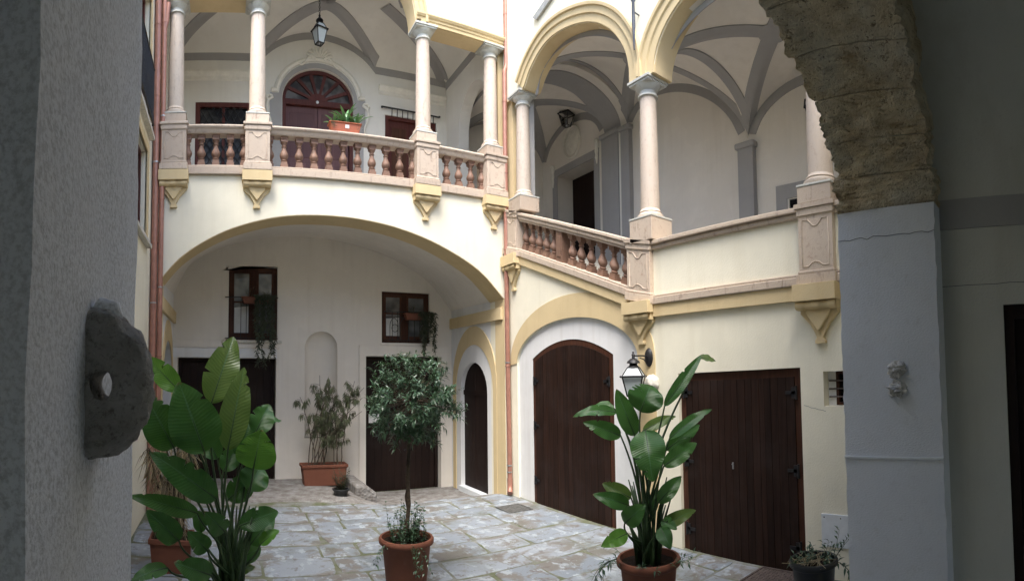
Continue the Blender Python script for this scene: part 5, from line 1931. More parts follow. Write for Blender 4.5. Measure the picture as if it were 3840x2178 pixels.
# plant leaf tables: base xyz, tip xyz, width, face normal, curl, bright green
LEAVES_NEAR = [
   (-0.109, 4.899, 2.328, 0.092, 5.049, 2.961, 0.325, 0.07, -0.98, 0.21, 0.1, 0),
   (0.046, 4.8, 1.913, 0.187, 4.846, 2.669, 0.268, -0.02, -1.0, 0.07, 0.1, 0),
   (-0.162, 4.697, 1.91, -0.388, 4.584, 2.53, 0.453, 0.14, -0.98, -0.13, 0.12, 0),
   (-0.434, 4.73, 1.934, -0.69, 4.599, 2.419, 0.351, 0.24, -0.96, -0.13, 0.16, 0),
   (-0.408, 4.833, 2.442, -0.718, 4.847, 2.749, 0.212, 0.03, -1.0, 0.08, 0.05, 1),
   (0.269, 4.642, 1.775, 0.328, 4.538, 2.128, 0.343, -0.14, -0.96, -0.26, 0.1, 1),
   (0.308, 5.041, 2.041, 0.446, 5.131, 2.313, 0.236, 0.03, -0.95, 0.3, 0.15, 0),
   (0.34, 5.089, 2.131, 0.572, 5.168, 2.147, 0.14, 0.11, -0.49, 0.86, 0.1, 0),
   (-0.05, 4.6, 1.525, -0.611, 4.408, 1.953, 0.257, 0.33, -0.94, 0.01, 0.18, 0),
   (-0.218, 4.695, 1.377, -0.784, 4.431, 1.575, 0.163, 0.46, -0.88, 0.14, 0.2, 0),
   (-0.358, 4.486, 1.196, -0.615, 4.306, 1.49, 0.21, 0.49, -0.87, -0.1, 0.14, 0),
   (0.025, 4.45, 1.292, -0.142, 4.298, 1.498, 0.174, 0.49, -0.84, -0.23, 0.22, 0),
   (0.155, 4.697, 1.269, 0.507, 4.823, 1.369, 0.198, 0.22, -0.91, 0.36, 0.25, 0),
   (0.262, 4.843, 1.064, 0.485, 4.926, 1.303, 0.19, -0.02, -0.94, 0.34, 0.15, 0),
   (0.338, 4.688, 1.105, 0.509, 4.723, 1.223, 0.14, -0.4, -0.53, 0.74, 0.1, 1),
   (-0.08, 4.449, 0.933, -0.378, 4.283, 1.09, 0.201, 0.54, -0.83, 0.14, 0.16, 0),
   (-0.448, 4.478, 0.967, -0.725, 4.289, 0.913, 0.14, 0.21, -0.54, 0.81, 0.15, 0),
   (0.057, 5.0, 1.425, 0.322, 5.09, 1.638, 0.234, 0.08, -0.95, 0.3, 0.15, 0),
   (0.24, 4.944, 1.527, 0.367, 5.037, 1.742, 0.284, 0.04, -0.93, 0.37, 0.2, 0),
   (-0.184, 4.897, 1.146, -0.252, 4.944, 1.36, 0.14, 0.35, -0.89, 0.31, 0.15, 0),
   (0.165, 4.897, 0.918, 0.371, 4.986, 0.988, 0.163, 0.23, -0.87, 0.43, 0.2, 0),
   (0.009, 5.05, 1.682, 0.16, 5.147, 1.933, 0.19, 0.08, -0.94, 0.32, 0.1, 0),
   (0.109, 4.799, 0.811, 0.311, 4.89, 0.848, 0.14, 0.04, -0.44, 0.9, 0.2, 0),
   (-0.211, 4.946, 1.568, -0.518, 5.023, 1.673, 0.187, -0.15, -0.95, 0.27, 0.2, 0),
   (-0.049, 5.1, 1.785, -0.23, 5.195, 2.115, 0.231, -0.04, -0.97, 0.25, 0.1, 0),
   (0.161, 5.097, 1.788, 0.276, 5.193, 2.199, 0.211, -0.01, -0.97, 0.23, 0.1, 0),
   (-0.33, 4.989, 1.908, -0.513, 5.074, 2.196, 0.226, -0.02, -0.96, 0.27, 0.1, 0),
   (-0.119, 4.598, 1.084, -0.286, 4.491, 1.279, 0.173, 0.45, -0.89, -0.11, 0.2, 0),
]
LEAVES_FAR = [
   (3.711, 3.714, 2.205, 3.862, 3.703, 2.476, 0.396, -0.6, -0.74, 0.3, 0.45, 0),
   (3.744, 3.68, 2.015, 3.642, 3.499, 1.571, 0.372, -0.68, -0.61, 0.41, 0.25, 0),
   (4.062, 3.708, 2.238, 4.48, 3.525, 2.781, 0.149, -0.63, -0.74, 0.23, 0.12, 0),
   (4.468, 3.539, 2.729, 4.647, 3.47, 2.697, 0.14, -0.12, -0.65, 0.75, 0.1, 0),
   (3.738, 3.828, 1.959, 3.577, 3.911, 2.436, 0.218, -0.64, -0.76, -0.08, 0.08, 0),
   (3.573, 3.914, 2.198, 3.18, 4.114, 2.182, 0.14, -0.38, -0.71, 0.59, 0.25, 0),
   (3.568, 3.851, 1.974, 3.227, 4.013, 2.131, 0.182, -0.43, -0.9, -0.0, 0.2, 0),
   (3.693, 4.075, 2.224, 3.532, 4.216, 2.253, 0.14, -0.31, -0.52, 0.79, 0.2, 0),
   (4.053, 3.643, 1.906, 4.456, 3.391, 2.198, 0.14, -0.69, -0.54, 0.49, 0.15, 0),
   (3.976, 3.944, 1.977, 4.288, 3.755, 2.12, 0.14, -0.6, -0.68, 0.42, 0.15, 0),
   (4.103, 3.737, 1.779, 4.452, 3.56, 2.028, 0.184, -0.58, -0.77, 0.27, 0.2, 0),
   (3.937, 3.623, 1.65, 4.272, 3.464, 1.86, 0.194, -0.56, -0.78, 0.3, 0.15, 0),
   (3.857, 3.635, 1.299, 4.09, 3.525, 1.54, 0.176, -0.65, -0.7, 0.31, 0.1, 0),
   (3.65, 3.843, 1.282, 3.322, 4.001, 1.429, 0.176, -0.39, -0.91, 0.11, 0.25, 0),
   (3.772, 3.934, 1.317, 3.59, 4.167, 1.466, 0.181, -0.69, -0.69, 0.24, 0.15, 0),
   (3.55, 3.799, 1.132, 3.627, 3.586, 1.343, 0.219, -0.91, -0.41, -0.09, 0.2, 0),
   (3.566, 3.785, 1.036, 3.277, 3.842, 0.971, 0.172, -0.27, -0.87, 0.42, 0.2, 1),
   (3.931, 3.702, 1.028, 4.256, 3.484, 1.179, 0.155, -0.63, -0.71, 0.32, 0.3, 0),
   (3.881, 3.609, 1.122, 3.903, 3.436, 1.066, 0.14, -0.7, -0.3, 0.65, 0.2, 0),
   (3.794, 3.556, 1.085, 3.787, 3.416, 0.917, 0.172, -0.71, -0.52, 0.47, 0.25, 0),
   (3.944, 3.834, 1.13, 4.041, 3.805, 1.361, 0.14, -0.9, -0.26, 0.35, 0.1, 0),
]

# ================================================================ plants
def leaf_quads(mb, p, d, n, L, W, fold=0.25, droop=0.0):
    """one small leaf: 2 x 3 faces folded along its midrib"""
    d = d.normalized()
    s_ = d.cross(n)
    if s_.length < 1e-4:
        s_ = d.cross(Vector((0.3, 0.5, 0.8)))
    s_.normalize()
    n = s_.cross(d)
    a = p
    b = p + d * L * 0.45 + n * L * 0.05
    c = p + d * L - Vector((0, 0, 1)) * droop * L
    w_ = W * 0.5
    e = n * (w_ * fold)
    mb.add([a, b + s_ * w_ + e, c, b - s_ * w_ + e, b], [(0, 1, 4), (1, 2, 4), (0, 4, 3), (4, 2, 3)])


def blade(base, tip, W, nrm, curl, seed, nl=34, nw=8, slender=1.0):
    """large paddle leaf with midrib fold, arched along its length; returns MB with uv"""
    base, tip, n = Vector(base), Vector(tip), Vector(nrm).normalized()
    ax = tip - base
    L = ax.length
    ax.normalize()
    n = (n - ax * n.dot(ax)).normalized()
    side = ax.cross(n)
    rows, uv = [], []
    rt = random.Random(int(seed * 100))
    tears = [(rt.uniform(0.25, 0.85), rt.choice((-1, 1)), rt.uniform(0.45, 0.8)) for _ in range(rt.choice((0, 1, 1, 2, 3)) if nw > 4 else 0)]
    fold = 0.26 + 0.2 * noise.noise(Vector((seed, 1, 1)))
    for i in range(nl + 1):
        t = i / nl
        c = base + ax * (L * t) + n * (L * curl * (4 * t * (1 - t)) * 0.55) - Vector((0, 0, 1)) * (L * curl * 0.25 * max(0, t - 0.6) ** 2 * 3)
        pr = sin(pi * min(1, t ** 0.74 * 0.985 + 0.012)) ** 0.72 * 1.05
        hw = W * 0.5 * pr
        row = []
        for j in range(nw + 1):
            u = 2 * j / nw - 1
            for (ts, tsd, dep) in tears:
                if u * tsd > 0 and abs(t - abs(u) * 0.10 - ts) < 0.017:
                    u *= dep
            wav = 0.035 * W * (abs(u) ** 2) * sin(t * 17 + seed * 3 + (2 if u > 0 else 0)) + 0.05 * W * abs(u) * noise.noise(Vector((t * 5, u, seed)))
            tw = 0.25 * (t - 0.4) * noise.noise(Vector((seed, 4, 2)))
            row.append(c + side * (hw * u * cos(fold)) + n * (hw * abs(u) * sin(fold) * 0.8 + wav + tw * hw * u))
            uv.append((j / nw, t))
        rows.append(row)
    mb = MB().strip(rows)
    mb.uv = uv
    return mb


def round_pot(parent, c, rt, rb, h, mat, rim=0.055, seg=40):
    x, y, z = c
    prof = [(rb, 0), (rb + (rt - rb) * 0.8, h - rim * 1.6), (rt + 0.004, h - rim * 1.35), (rt + 0.022, h - rim * 1.1), (rt + 0.026, h - rim * 0.4), (rt + 0.014, h),
            (rt - 0.012, h), (rt - 0.022, h - rim), (rt - 0.05, h * 0.5)]
    MB().lathe([(r, z + q) for r, q in prof], seg, (x, y, 0), None, False).obj('pot', mat, parent, smooth=50)
    vs, fs = [(x, y, z + h - 0.05)], []
    for i in range(1, 6):
        for k in range(24):
            a = 2 * pi * k / 24
            r = (rt - 0.02) * i / 5
            vs.append((x + r * cos(a), y + r * sin(a), z + h - 0.06 + 0.025 * noise.noise(Vector((cos(a) * i, sin(a) * i, x)))))
    for k in range(24):
        fs.append((0, 1 + k, 1 + (k + 1) % 24))
        for i in range(4):
            b0, b1 = 1 + i * 24, 1 + (i + 1) * 24
            fs.append((b0 + k, b1 + k, b1 + (k + 1) % 24, b0 + (k + 1) % 24))
    MB().add(vs, fs).obj('soil', 'soil', parent, smooth=60)


def trough(parent, c, L, W, h, mat, taper=0.86, rim=0.03, along='x'):
    x, y, z = c

    def ring(l, w_, q):
        p = [(-l, -w_), (l, -w_), (l, w_), (-l, w_)]
        return [(x + a, y + b, z + q) if along == 'x' else (x + b, y + a, z + q) for a, b in p]
    l, w_ = L / 2, W / 2
    lv = [ring(l * taper, w_ * taper, 0), ring(l * 0.97, w_ * 0.95, h - rim), ring(l + 0.012, w_ + 0.012, h - rim), ring(l + 0.012, w_ + 0.012, h), ring(l - 0.02, w_ - 0.02, h), ring(l - 0.03, w_ - 0.03, h * 0.55)]
    vs = [p for r in lv for p in r]
    fs = [(3, 2, 1, 0)]
    for i in range(5):
        for k in range(4):
            j = (k + 1) % 4
            fs.append((i * 4 + k, i * 4 + j, (i + 1) * 4 + j, (i + 1) * 4 + k))
    MB().add(vs, fs).obj('trough', mat, parent, bevel=0.012)
    r = ring(l - 0.022, w_ - 0.022, h - 0.045)
    MB().add(r, [(0, 1, 2, 3)]).obj('soil', 'soil', parent)


def bird_of_paradise(label, c, soil_z, leaves, seed, pot, wf=1.0):
    t = thing('potted_plant', label, 'potted plant', c, 'potted bird-of-paradise plants')
    rr = random.Random(seed)
    if pot:
        round_pot(t, c, *pot)
    for k, (bx, by, bz, tx, ty, tz, W, nx, ny, nz, curl, mt) in enumerate(leaves):
        mb = blade((bx, by, bz), (tx, ty, tz), W * wf, (nx, ny, nz), curl, seed + k * 1.7)
        lf = mb.obj('leaf', 'leaf_bright' if mt else 'leaf_bird', t, smooth=180, fix=False)
        a = rr.uniform(0, 2 * pi)
        r0 = rr.uniform(0.02, 0.13)
        p0 = Vector((c[0] + r0 * cos(a), c[1] + r0 * sin(a), soil_z - 0.03))
        b, e = Vector((bx, by, bz)), Vector((tx, ty, tz))
        ax = (e - b).normalized()
        H = (b - p0).length
        p1 = p0 + Vector((0.02 * cos(a), 0.02 * sin(a), 1)) * H * 0.5
        p2 = b - (ax * 0.35 + Vector((0, 0, 0.65))).normalized() * H * 0.28
        pts, rad = [], []
        for i in range(13):
            s_ = i / 12
            pts.append(p0 * (1 - s_) ** 3 + p1 * 3 * s_ * (1 - s_) ** 2 + p2 * 3 * s_ * s_ * (1 - s_) + b * s_ ** 3)
            rad.append(0.017 - 0.009 * s_)
        # midrib keel behind the blade
        n_ = Vector((nx, ny, nz)).normalized()
        n_ = (n_ - ax * n_.dot(ax)).normalized()
        Lf = (e - b).length
        for i in range(1, 9):
            s_ = i / 9
            pts.append(b + ax * (Lf * s_) + n_ * (Lf * curl * 4 * s_ * (1 - s_) * 0.55 - 0.004) - Vector((0, 0, 1)) * (Lf * curl * 0.25 * max(0, s_ - 0.6) ** 2 * 3))
            rad.append(0.007 * (1 - s_) + 0.0015)
        MB().tube(pts, rad, 7).obj('stem', 'stem_green', t, smooth=180)
    # sheaths and dead stalks round the foot
    m_ = MB()
    for k in range(16):
        a, r0 = rr.uniform(0, 2 * pi), rr.uniform(0.02, 0.12)
        b0 = Vector((c[0] + r0 * cos(a), c[1] + r0 * sin(a), soil_z - 0.03))
        h = rr.uniform(0.35, 0.9)
        m_.tube([b0, b0 + Vector((0.05 * cos(a), 0.05 * sin(a), h * 0.6)), b0 + Vector((0.14 * cos(a), 0.14 * sin(a), h))], [0.02, 0.016, 0.006], 6)
    tag(m_.obj('sheaths', 'stem_green', t, smooth=180), kind='stuff')
    return t


bird_of_paradise('large bird-of-paradise plant with bright paddle leaves in the left foreground', (0.09, 4.80, 0), 0.55, LEAVES_NEAR, 3.3, (0.29, 0.21, 0.60, 'terracotta'))
bp = bird_of_paradise('tall bird-of-paradise plant in a terracotta pot before the plank doors', (3.85, 3.78, 0), 0.68, LEAVES_FAR, 9.1, (0.30, 0.215, 0.74, 'terracotta'), 0.9)


def sprig(mb_s, mb_l, p, d, L, rr, leafL=0.06, leafW=0.016, n=10, sag=0.3, sr=0.003):
    """a thin shoot with alternate leaves"""
    p, d = Vector(p), Vector(d).normalized()
    pts = [p]
    for k in range(1, 7):
        d = (d + Vector((rr.uniform(-0.12, 0.12), rr.uniform(-0.12, 0.12), -sag * 0.16 + rr.uniform(-0.05, 0.05)))).normalized()
        pts.append(pts[-1] + d * L / 6)
    mb_s.tube(pts, [sr * (1 - 0.12 * k) for k in range(7)], 4)
    for k in range(n):
        s_ = (k + 0.6) / n * 5.99
        i = int(s_)
        q = pts[i].lerp(pts[i + 1], s_ - i)
        dd = (pts[i + 1] - pts[i]).normalized()
        a = rr.uniform(0, 2 * pi)
        o_ = dd.orthogonal().normalized()
        o_ = Matrix.Rotation(a, 3, dd) @ o_
        leaf_quads(mb_l, q, (dd * 0.6 + o_), Vector((rr.uniform(-.4, .4), rr.uniform(-.4, .4), 1)), leafL * rr.uniform(0.7, 1.2), leafW * rr.uniform(0.8, 1.2), 0.3, 0.2)


# trailing weeds over the rim of that pot
rr = random.Random(21)
ms, ml = MB(), MB()
for k in range(16):
    a = rr.uniform(0, 2 * pi)
    sprig(ms, ml, (3.85 + 0.27 * cos(a), 3.78 + 0.27 * sin(a), 0.70), (cos(a), sin(a), 0.8), rr.uniform(0.15, 0.3), rr, 0.07, 0.02, 6, 0.6)
vd = Vector((-0.72, 0.62, 0)).normalized()
for k in range(4):
    sprig(ms, ml, Vector((3.85, 3.78, 0.73)) + vd * 0.28, (vd.x + 0.2 * k * 0.3, vd.y, 0.25), 0.42, rr, 0.10, 0.022, 7, 2.2, 0.004)
tag(ms.obj('weed_stems', 'stem_green', bp), kind='stuff')
tag(ml.obj('weed_leaves', 'leaf_bay', bp, fix=False), kind='stuff')

# ---- clipped bay tree
TX, TY = 2.16, 6.03
tt = thing('topiary_tree', 'round-headed clipped evergreen on a thin trunk in a terracotta pot', 'potted tree', (TX, TY, 0))
round_pot(tt, (TX, TY, 0), 0.305, 0.225, 0.67, 'terracotta')
tp = [(TX - 0.01, TY, 0.60), (TX + 0.015, TY, 0.85), (TX + 0.035, TY, 1.05), (TX + 0.02, TY, 1.3), (TX + 0.03, TY, 1.55), (TX + 0.04, TY, 1.85), (TX + 0.05, TY, 2.1)]
m = MB()
m.tube(tp, [0.030, 0.026, 0.024, 0.025, 0.024, 0.022, 0.015], 10)
m.tube([(x + 0.018 * cos(k * 1.5), y + 0.018 * sin(k * 1.5), z) for k, (x, y, z) in enumerate([tuple(Vector(tp[0]).lerp(Vector(tp[5]), i / 14)) for i in range(15)])], 0.012, 6)
m.obj('trunk', 'bark', tt, smooth=60)
rr = random.Random(5)
cc = Vector((TX + 0.07, TY, 2.27))
mb, ml = MB(), MB()
for k in range(360):
    u, v = rr.uniform(-1, 1), rr.uniform(0, 2 * pi)
    d = Vector((sqrt(1 - u * u) * cos(v), sqrt(1 - u * u) * sin(v), u))
    R_ = 1 + 0.42 * noise.noise(d * 1.9 + Vector((4, 1, 7))) + 0.18 * noise.noise(d * 5 + Vector((1, 8, 2)))
    rad = Vector((d.x * 0.47, d.y * 0.47, d.z * (0.52 if d.z > 0 else 0.50))) * R_
    f = rr.uniform(0.35, 1.0) ** 0.5
    if d.z < -0.35:
        f *= rr.uniform(0.75, 1.0)
    p = cc + rad * f
    out = (d + Vector((rr.uniform(-.5, .5), rr.uniform(-.5, .5), rr.uniform(-.1, .6)))).normalized()
    tipp = p + out * rr.uniform(0.06, 0.13)
    if k % 3 == 0:
        mb.tube([cc.lerp(p, 0.25), cc.lerp(p, 0.7), p, tipp], [0.006, 0.004, 0.003, 0.002], 4)
    for j in range(11):
        q = p.lerp(tipp, j / 10)
        a = rr.uniform(0, 2 * pi)
        o_ = Matrix.Rotation(a, 3, out) @ out.orthogonal().normalized()
        leaf_quads(ml, q, (out * rr.uniform(0.3, 1.0) + o_), Vector((rr.uniform(-.3, .3), rr.uniform(-.3, .3), 1)) + out * 0.5, rr.uniform(0.05, 0.115), rr.uniform(0.016, 0.032), 0.3, 0.12)
# a few loose shoots standing out of the head
for k in range(44):
    u, v = rr.uniform(-0.5, 1), rr.uniform(0, 2 * pi)
    d = Vector((sqrt(1 - u * u) * cos(v), sqrt(1 - u * u) * sin(v), u))
    sprig(mb, ml, cc + Vector((d.x * 0.44, d.y * 0.44, d.z * 0.50)), d + Vector((0, 0, 0.3)), rr.uniform(0.08, 0.16), rr, 0.085, 0.024, 9, 0.3)
for k in range(9):
    sprig(mb, ml, cc + Vector((0.40, -0.16, rr.uniform(-0.15, 0.12))), (0.9, -0.35, rr.uniform(-0.6, 0.5)), rr.uniform(0.16, 0.30), rr, 0.07, 0.018, 9, 0.4)
tag(mb.obj('branches', 'bark', tt), kind='stuff')
tag(ml.obj('crown', 'leaf_bay', tt, fix=False), kind='stuff')
ms, ml = MB(), MB()
for k in range(44):
    a, r0 = rr.uniform(0, 2 * pi), rr.uniform(0.02, 0.25)
    sprig(ms, ml, (TX + r0 * cos(a), TY + r0 * sin(a), 0.60), (rr.uniform(-.12, .12) + 0.15 * cos(a), rr.uniform(-.12, .12) + 0.15 * sin(a), 1), rr.uniform(0.18, 0.5), rr, 0.055, 0.028, 12, 0.0)
for k in range(5):
    sprig(ms, ml, (TX + 0.02 * k - 0.05, TY - 0.27, 0.64), (0.1 * k - 0.2, -0.8, 0.3), 0.38, rr, 0.06, 0.022, 8, 3.0)
for k in range(3):
    sprig(ms, ml, (TX - 0.26, TY - 0.1, 0.64), (-0.8, -0.3, 0.3), 0.3, rr, 0.06, 0.02, 7, 3.0)
tag(ms.obj('undergrowth_stems', 'stem_green', tt), kind='stuff')
tag(ml.obj('undergrowth', 'leaf_bay', tt, fix=False), kind='stuff')

# ---- oleander in a long trough under the niche
ot = thing('oleander_shrub', 'sparse drooping oleander shrub in a long terracotta trough under the niche', 'potted shrub', (2.33, 12.2, 0.05))
gzo = 0.06
trough(ot, (2.33, 12.15, gzo), 1.06, 0.40, 0.48, 'terracotta', 0.88, 0.07)
rr = random.Random(17)
ms, ml = MB(), MB()
ends = []
for k in range(15):
    x0 = 2.33 + rr.uniform(-0.42, 0.42)
    tgt = Vector((2.45 + rr.uniform(-0.78, 0.85), 12.05 + rr.uniform(-0.3, 0.25), rr.uniform(1.75, 2.5)))
    if k == 0:
        tgt = Vector((2.22, 12.1, 2.58))
    if k == 1:
        tgt = Vector((3.02, 11.95, 2.45))
    if k == 2:
        tgt = Vector((3.2, 11.9, 1.75))
    p0 = Vector((x0, 12.15 + rr.uniform(-.1, .1), 0.46))
    p1 = Vector((x0 + (tgt.x - x0) * 0.15, p0.y, 0.46 + (tgt.z - 0.46) * 0.5))
    pts = [p0 * (1 - s_) ** 2 + p1 * 2 * s_ * (1 - s_) + tgt * s_ * s_ for s_ in [i / 9 for i in range(10)]]
    pts = [p + Vector((rr.uniform(-.02, .02), rr.uniform(-.02, .02), 0)) for p in pts]
    ms.tube(pts, [0.014 - 0.0010 * i for i in range(10)], 5)
    for j in range(9):
        s_ = rr.uniform(0.38, 1.0) * 8.99
        i = int(s_)
        q = pts[i].lerp(pts[i + 1], s_ - i)
        dd = Vector((rr.uniform(-1, 1), rr.uniform(-0.6, 0.6), rr.uniform(-0.2, 0.9))).normalized()
        Lb = rr.uniform(0.12, 0.28)
        e = q + dd * Lb
        ms.tube([q, q.lerp(e, 0.5) + Vector((0, 0, 0.02)), e], [0.005, 0.004, 0.003], 4)
        for n_ in range(27):
            pp = q.lerp(e, 0.25 + 0.75 * rr.random())
            ld_ = Vector((rr.uniform(-.6, .6) + dd.x * 0.3, rr.uniform(-.6, .6), rr.uniform(-2.2, -0.7)))
            leaf_quads(ml, pp, ld_, Vector((rr.uniform(-1, 1), rr.uniform(-1, 1), 0.6)), rr.uniform(0.11, 0.18), rr.uniform(0.016, 0.024), 0.4, 0.1)
tag(ms.obj('stems', 'bark', ot, smooth=60), kind='stuff')
tag(ml.obj('foliage', 'leaf_oleander', ot, fix=False), kind='stuff')

# ---- little bush in a black pot
sb = thing('small_bush', 'small dark bush in a shallow black pot beside the terracotta trough', 'potted plant', (2.52, 11.15, 0.02))
round_pot(sb, (2.52, 11.15, 0.02), 0.165, 0.13, 0.15, 'black_plastic', 0.03, 28)
ms, ml = MB(), MB()
for k in range(26):
    a = rr.uniform(0, 2 * pi)
    sprig(ms, ml, (2.52 + 0.04 * cos(a), 11.15 + 0.04 * sin(a), 0.12), (0.35 * cos(a), 0.35 * sin(a), 1), rr.uniform(0.25, 0.55), rr, 0.055, 0.03, 14, 0.0)
tag(ms.obj('stems', 'bark', sb), kind='stuff')
tag(ml.obj('foliage', 'leaf_vine', sb, fix=False), kind='stuff')

# ---- dried yucca / reeds in a square tub, left
dt_ = thing('dried_plant', 'dried straw coloured palm-like plant in a square terracotta tub at the left', 'potted plant', (-0.66, 7.12, 0))
trough(dt_, (-0.66, 7.12, 0), 0.55, 0.50, 0.45, 'terracotta', 0.84, 0.07)
rr = random.Random(31)
ms, ml, mg = MB(), MB(), MB()
for k in range(11):
    a, r0 = rr.uniform(0, 2 * pi), rr.uniform(0, 0.16)
    h = rr.uniform(1.0, 1.9)
    b = Vector((-0.66 + r0 * cos(a), 7.12 + r0 * sin(a), 0.40))
    lean = Vector((rr.uniform(-.40, .55), rr.uniform(-.2, .25), 0))
    pts = [b, b + lean * 0.3 + Vector((0, 0, h * 0.5)), b + lean + Vector((0, 0, h))]
    ms.tube(pts, [0.022, 0.018, 0.014], 6)
    for j in range(150):
        s_ = rr.uniform(0.1, 1)
        q = pts[0].lerp(pts[1], s_ * 2) if s_ < 0.5 else pts[1].lerp(pts[2], s_ * 2 - 1)
        aa = rr.uniform(0, 2 * pi)
        leaf_quads(ml, q, Vector((cos(aa) * 0.6, sin(aa) * 0.6, rr.uniform(-1.6, -0.1))), Vector((rr.uniform(-1, 1), rr.uniform(-1, 1), 0.3)), rr.uniform(0.14, 0.34), rr.uniform(0.010, 0.018), 0.4, 0.3)
    if k % 2 == 0:
        for j in range(16):
            aa = rr.uniform(0, 2 * pi)
            leaf_quads(mg, pts[2], Vector((cos(aa), sin(aa), rr.uniform(-0.9, 0.7))), Vector((0, 0, 1)), rr.uniform(0.12, 0.2), 0.022, 0.4, 0.4)
tag(ms.obj('stalks', 'bark', dt_, smooth=60), kind='stuff')
tag(ml.obj('dry_leaves', 'leaf_dry', dt_, fix=False), kind='stuff')
tag(mg.obj('green_rosettes', 'leaf_bluegreen', dt_, fix=False), kind='stuff')

# ---- black pot with straggling weeds, right
bk = thing('weedy_pot', 'black plastic pot of straggling half-dead weeds by the right grey pier', 'potted plant', (5.0, 2.53, 0))
round_pot(bk, (5.0, 2.53, 0), 0.235, 0.18, 0.60, 'black_plastic', 0.05)
rr = random.Random(8)
ms, ml, md = MB(), MB(), MB()
for k in range(14):
    a, r0 = rr.uniform(0, 2 * pi), rr.uniform(0, 0.18)
    sprig(ms, ml, (5.0 + r0 * cos(a), 2.53 + r0 * sin(a), 0.54), (rr.uniform(-.6, .6), rr.uniform(-.6, .6), 0.9), rr.uniform(0.10, 0.32), rr, 0.085, 0.024, 7, 0.4)
for k in range(3):
    sprig(ms, ml, (5.06 + 0.05 * k, 2.36, 0.55), (0.3, -0.5, 1), 0.36, rr, 0.10, 0.02, 8, 0.1, 0.004)
for k in range(5):
    sprig(ms, ml, (5.05, 2.31, 0.58), (0.2, -0.9, 0.1), 0.38, rr, 0.09, 0.024, 8, 2.6)
for k in range(36):
    a, r0 = rr.uniform(0, 2 * pi), rr.uniform(0, 0.17)
    p = Vector((5.0 + r0 * cos(a), 2.53 + r0 * sin(a), 0.55))
    md.tube([p, p + Vector((rr.uniform(-.1, .1), rr.uniform(-.1, .1), rr.uniform(0.0, 0.08))), p + Vector((rr.uniform(-.2, .2), rr.uniform(-.2, .2), rr.uniform(0, .08)))], 0.003, 4)
tag(ms.obj('stems', 'stem_green', bk), kind='stuff')
tag(ml.obj('foliage', 'leaf_bay', bk, fix=False), kind='stuff')
tag(md.obj('dead_twigs', 'leaf_dry', bk), kind='stuff')

# ---- agave box on the gallery rail
ab_ = thing('flower_box', 'orange plastic flower box with green agaves on the gallery rail', 'flower box', (2.33, 10.08, 7.37), 'flower boxes on rails and windows')
trough(ab_, (2.33, 10.08, 7.368), 0.64, 0.22, 0.215, 'terracotta_plastic', 0.86, 0.025)
MB().slab([[(2.32, 7.46), (2.40, 7.46), (2.40, 7.53), (2.32, 7.53)]], FL, 9.974, 9.978).obj('price_tag', 'paper', ab_)
rr = random.Random(13)
for (x, n_, L, up_) in ((2.12, 10, 0.27, 0.6), (2.36, 13, 0.50, 1.5), (2.56, 12, 0.42, 1.0)):
    for k in range(n_):
        a = 2 * pi * k / n_ + rr.uniform(-.3, .3)
        e = up_ * rr.uniform(0.3, 1.3)
        b = Vector((x, 10.08, 7.54))
        d = Vector((cos(a), sin(a) * 0.8, e)).normalized()
        mbl = blade(b, b + d * L * rr.uniform(0.7, 1.1), 0.058, Vector((-d.x * 0.5, -d.y * 0.5, 1)), 0.22, k + x, 8, 2)
        mbl.obj('leaf', 'leaf_agave', ab_, smooth=180, fix=False)
ms, ml = MB(), MB()
for k in range(8):
    x = 2.33 + rr.choice((-1, 1)) * rr.uniform(0.25, 0.31)
    sprig(ms, ml, (x, 10.0, 7.57), (rr.uniform(-.3, .3), -0.6, 0.2), 0.22, rr, 0.05, 0.012, 8, 2.8)
tag(ms.obj('runner_stems', 'bark', ab_), kind='stuff')
tag(ml.obj('dry_runners', 'leaf_oleander', ab_, fix=False), kind='stuff')


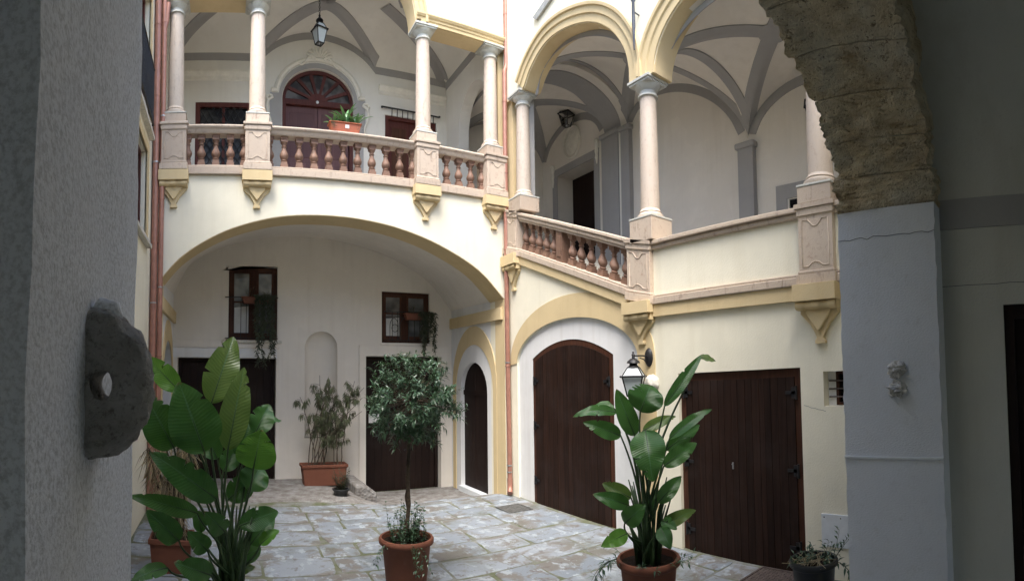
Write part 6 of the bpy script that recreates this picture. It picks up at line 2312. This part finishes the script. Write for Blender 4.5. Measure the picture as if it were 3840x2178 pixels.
# ---- trailing boxes on the two porch windows
def trailing_box(label, c, L, vines, bush, seed):
    t = thing('flower_box', label, 'flower box', c, 'flower boxes on rails and windows')
    trough(t, c, L, 0.17, 0.17, 'terracotta', 0.86, 0.02)
    MB().tube([(c[0] - L * 0.3, c[1] + 0.10, c[2] + 0.16), (c[0] - L * 0.3, c[1] + 0.02, c[2] - 0.01), (c[0] + L * 0.3, c[1] + 0.02, c[2] - 0.01), (c[0] + L * 0.3, c[1] + 0.10, c[2] + 0.16)], 0.006, 5).obj('hanger', 'iron', t)
    rr = random.Random(seed)
    ms, ml = MB(), MB()
    for (x, ln) in vines:
        p = Vector((x, c[1] - 0.06 + rr.uniform(-.05, .05), c[2] + 0.18))
        pts = [p, p + Vector((rr.uniform(-.03, .03), -0.07, 0.02))]
        for k in range(10):
            pts.append(pts[-1] + Vector((rr.uniform(-.035, .035), rr.uniform(-.02, .02), -ln / 10)))
        ms.tube(pts, 0.004, 4)
        for k in range(int(ln * 95)):
            s_ = rr.uniform(0, len(pts) - 1.01)
            i = int(s_)
            q = pts[i].lerp(pts[i + 1], s_ - i)
            leaf_quads(ml, q, Vector((rr.uniform(-1, 1), rr.uniform(-1, .5), rr.uniform(-1.3, 0.3))), Vector((rr.uniform(-.5, .5), -1, 0.5)), rr.uniform(0.06, 0.12), rr.uniform(0.018, 0.028), 0.3, 0.2)
    for (x, h) in bush:
        for k in range(9):
            sprig(ms, ml, (x + rr.uniform(-.05, .05), c[1], c[2] + 0.15), (rr.uniform(-.6, .6), rr.uniform(-.4, .3), 1), h * rr.uniform(0.6, 1.1), rr, 0.05, 0.012, 9, 0.3)
    tag(ms.obj('vine_stems', 'bark', t), kind='stuff')
    tag(ml.obj('vines', 'leaf_vine', t, fix=False), kind='stuff')


rr = random.Random(77)
trailing_box('flower box with long trailing vines on the taller porch window', (0.80, YB - 0.17, 4.28), 0.78,
             [(0.74 + 0.06 * k, rr.uniform(0.9, 1.9)) for k in range(8)] + [(0.8 + 0.05 * k, rr.uniform(0.5, 1.0)) for k in range(6)], [(0.62, 0.3), (1.05, 0.2)], 1)
trailing_box('flower box with a short curtain of vines on the squarer porch window', (4.80, YB - 0.17, 3.99), 0.62,
             [(4.86 + 0.05 * k, rr.uniform(0.6, 1.15)) for k in range(9)] + [(5.0 + 0.04 * k, rr.uniform(0.3, 0.7)) for k in range(6)], [(4.7, 0.32)], 2)
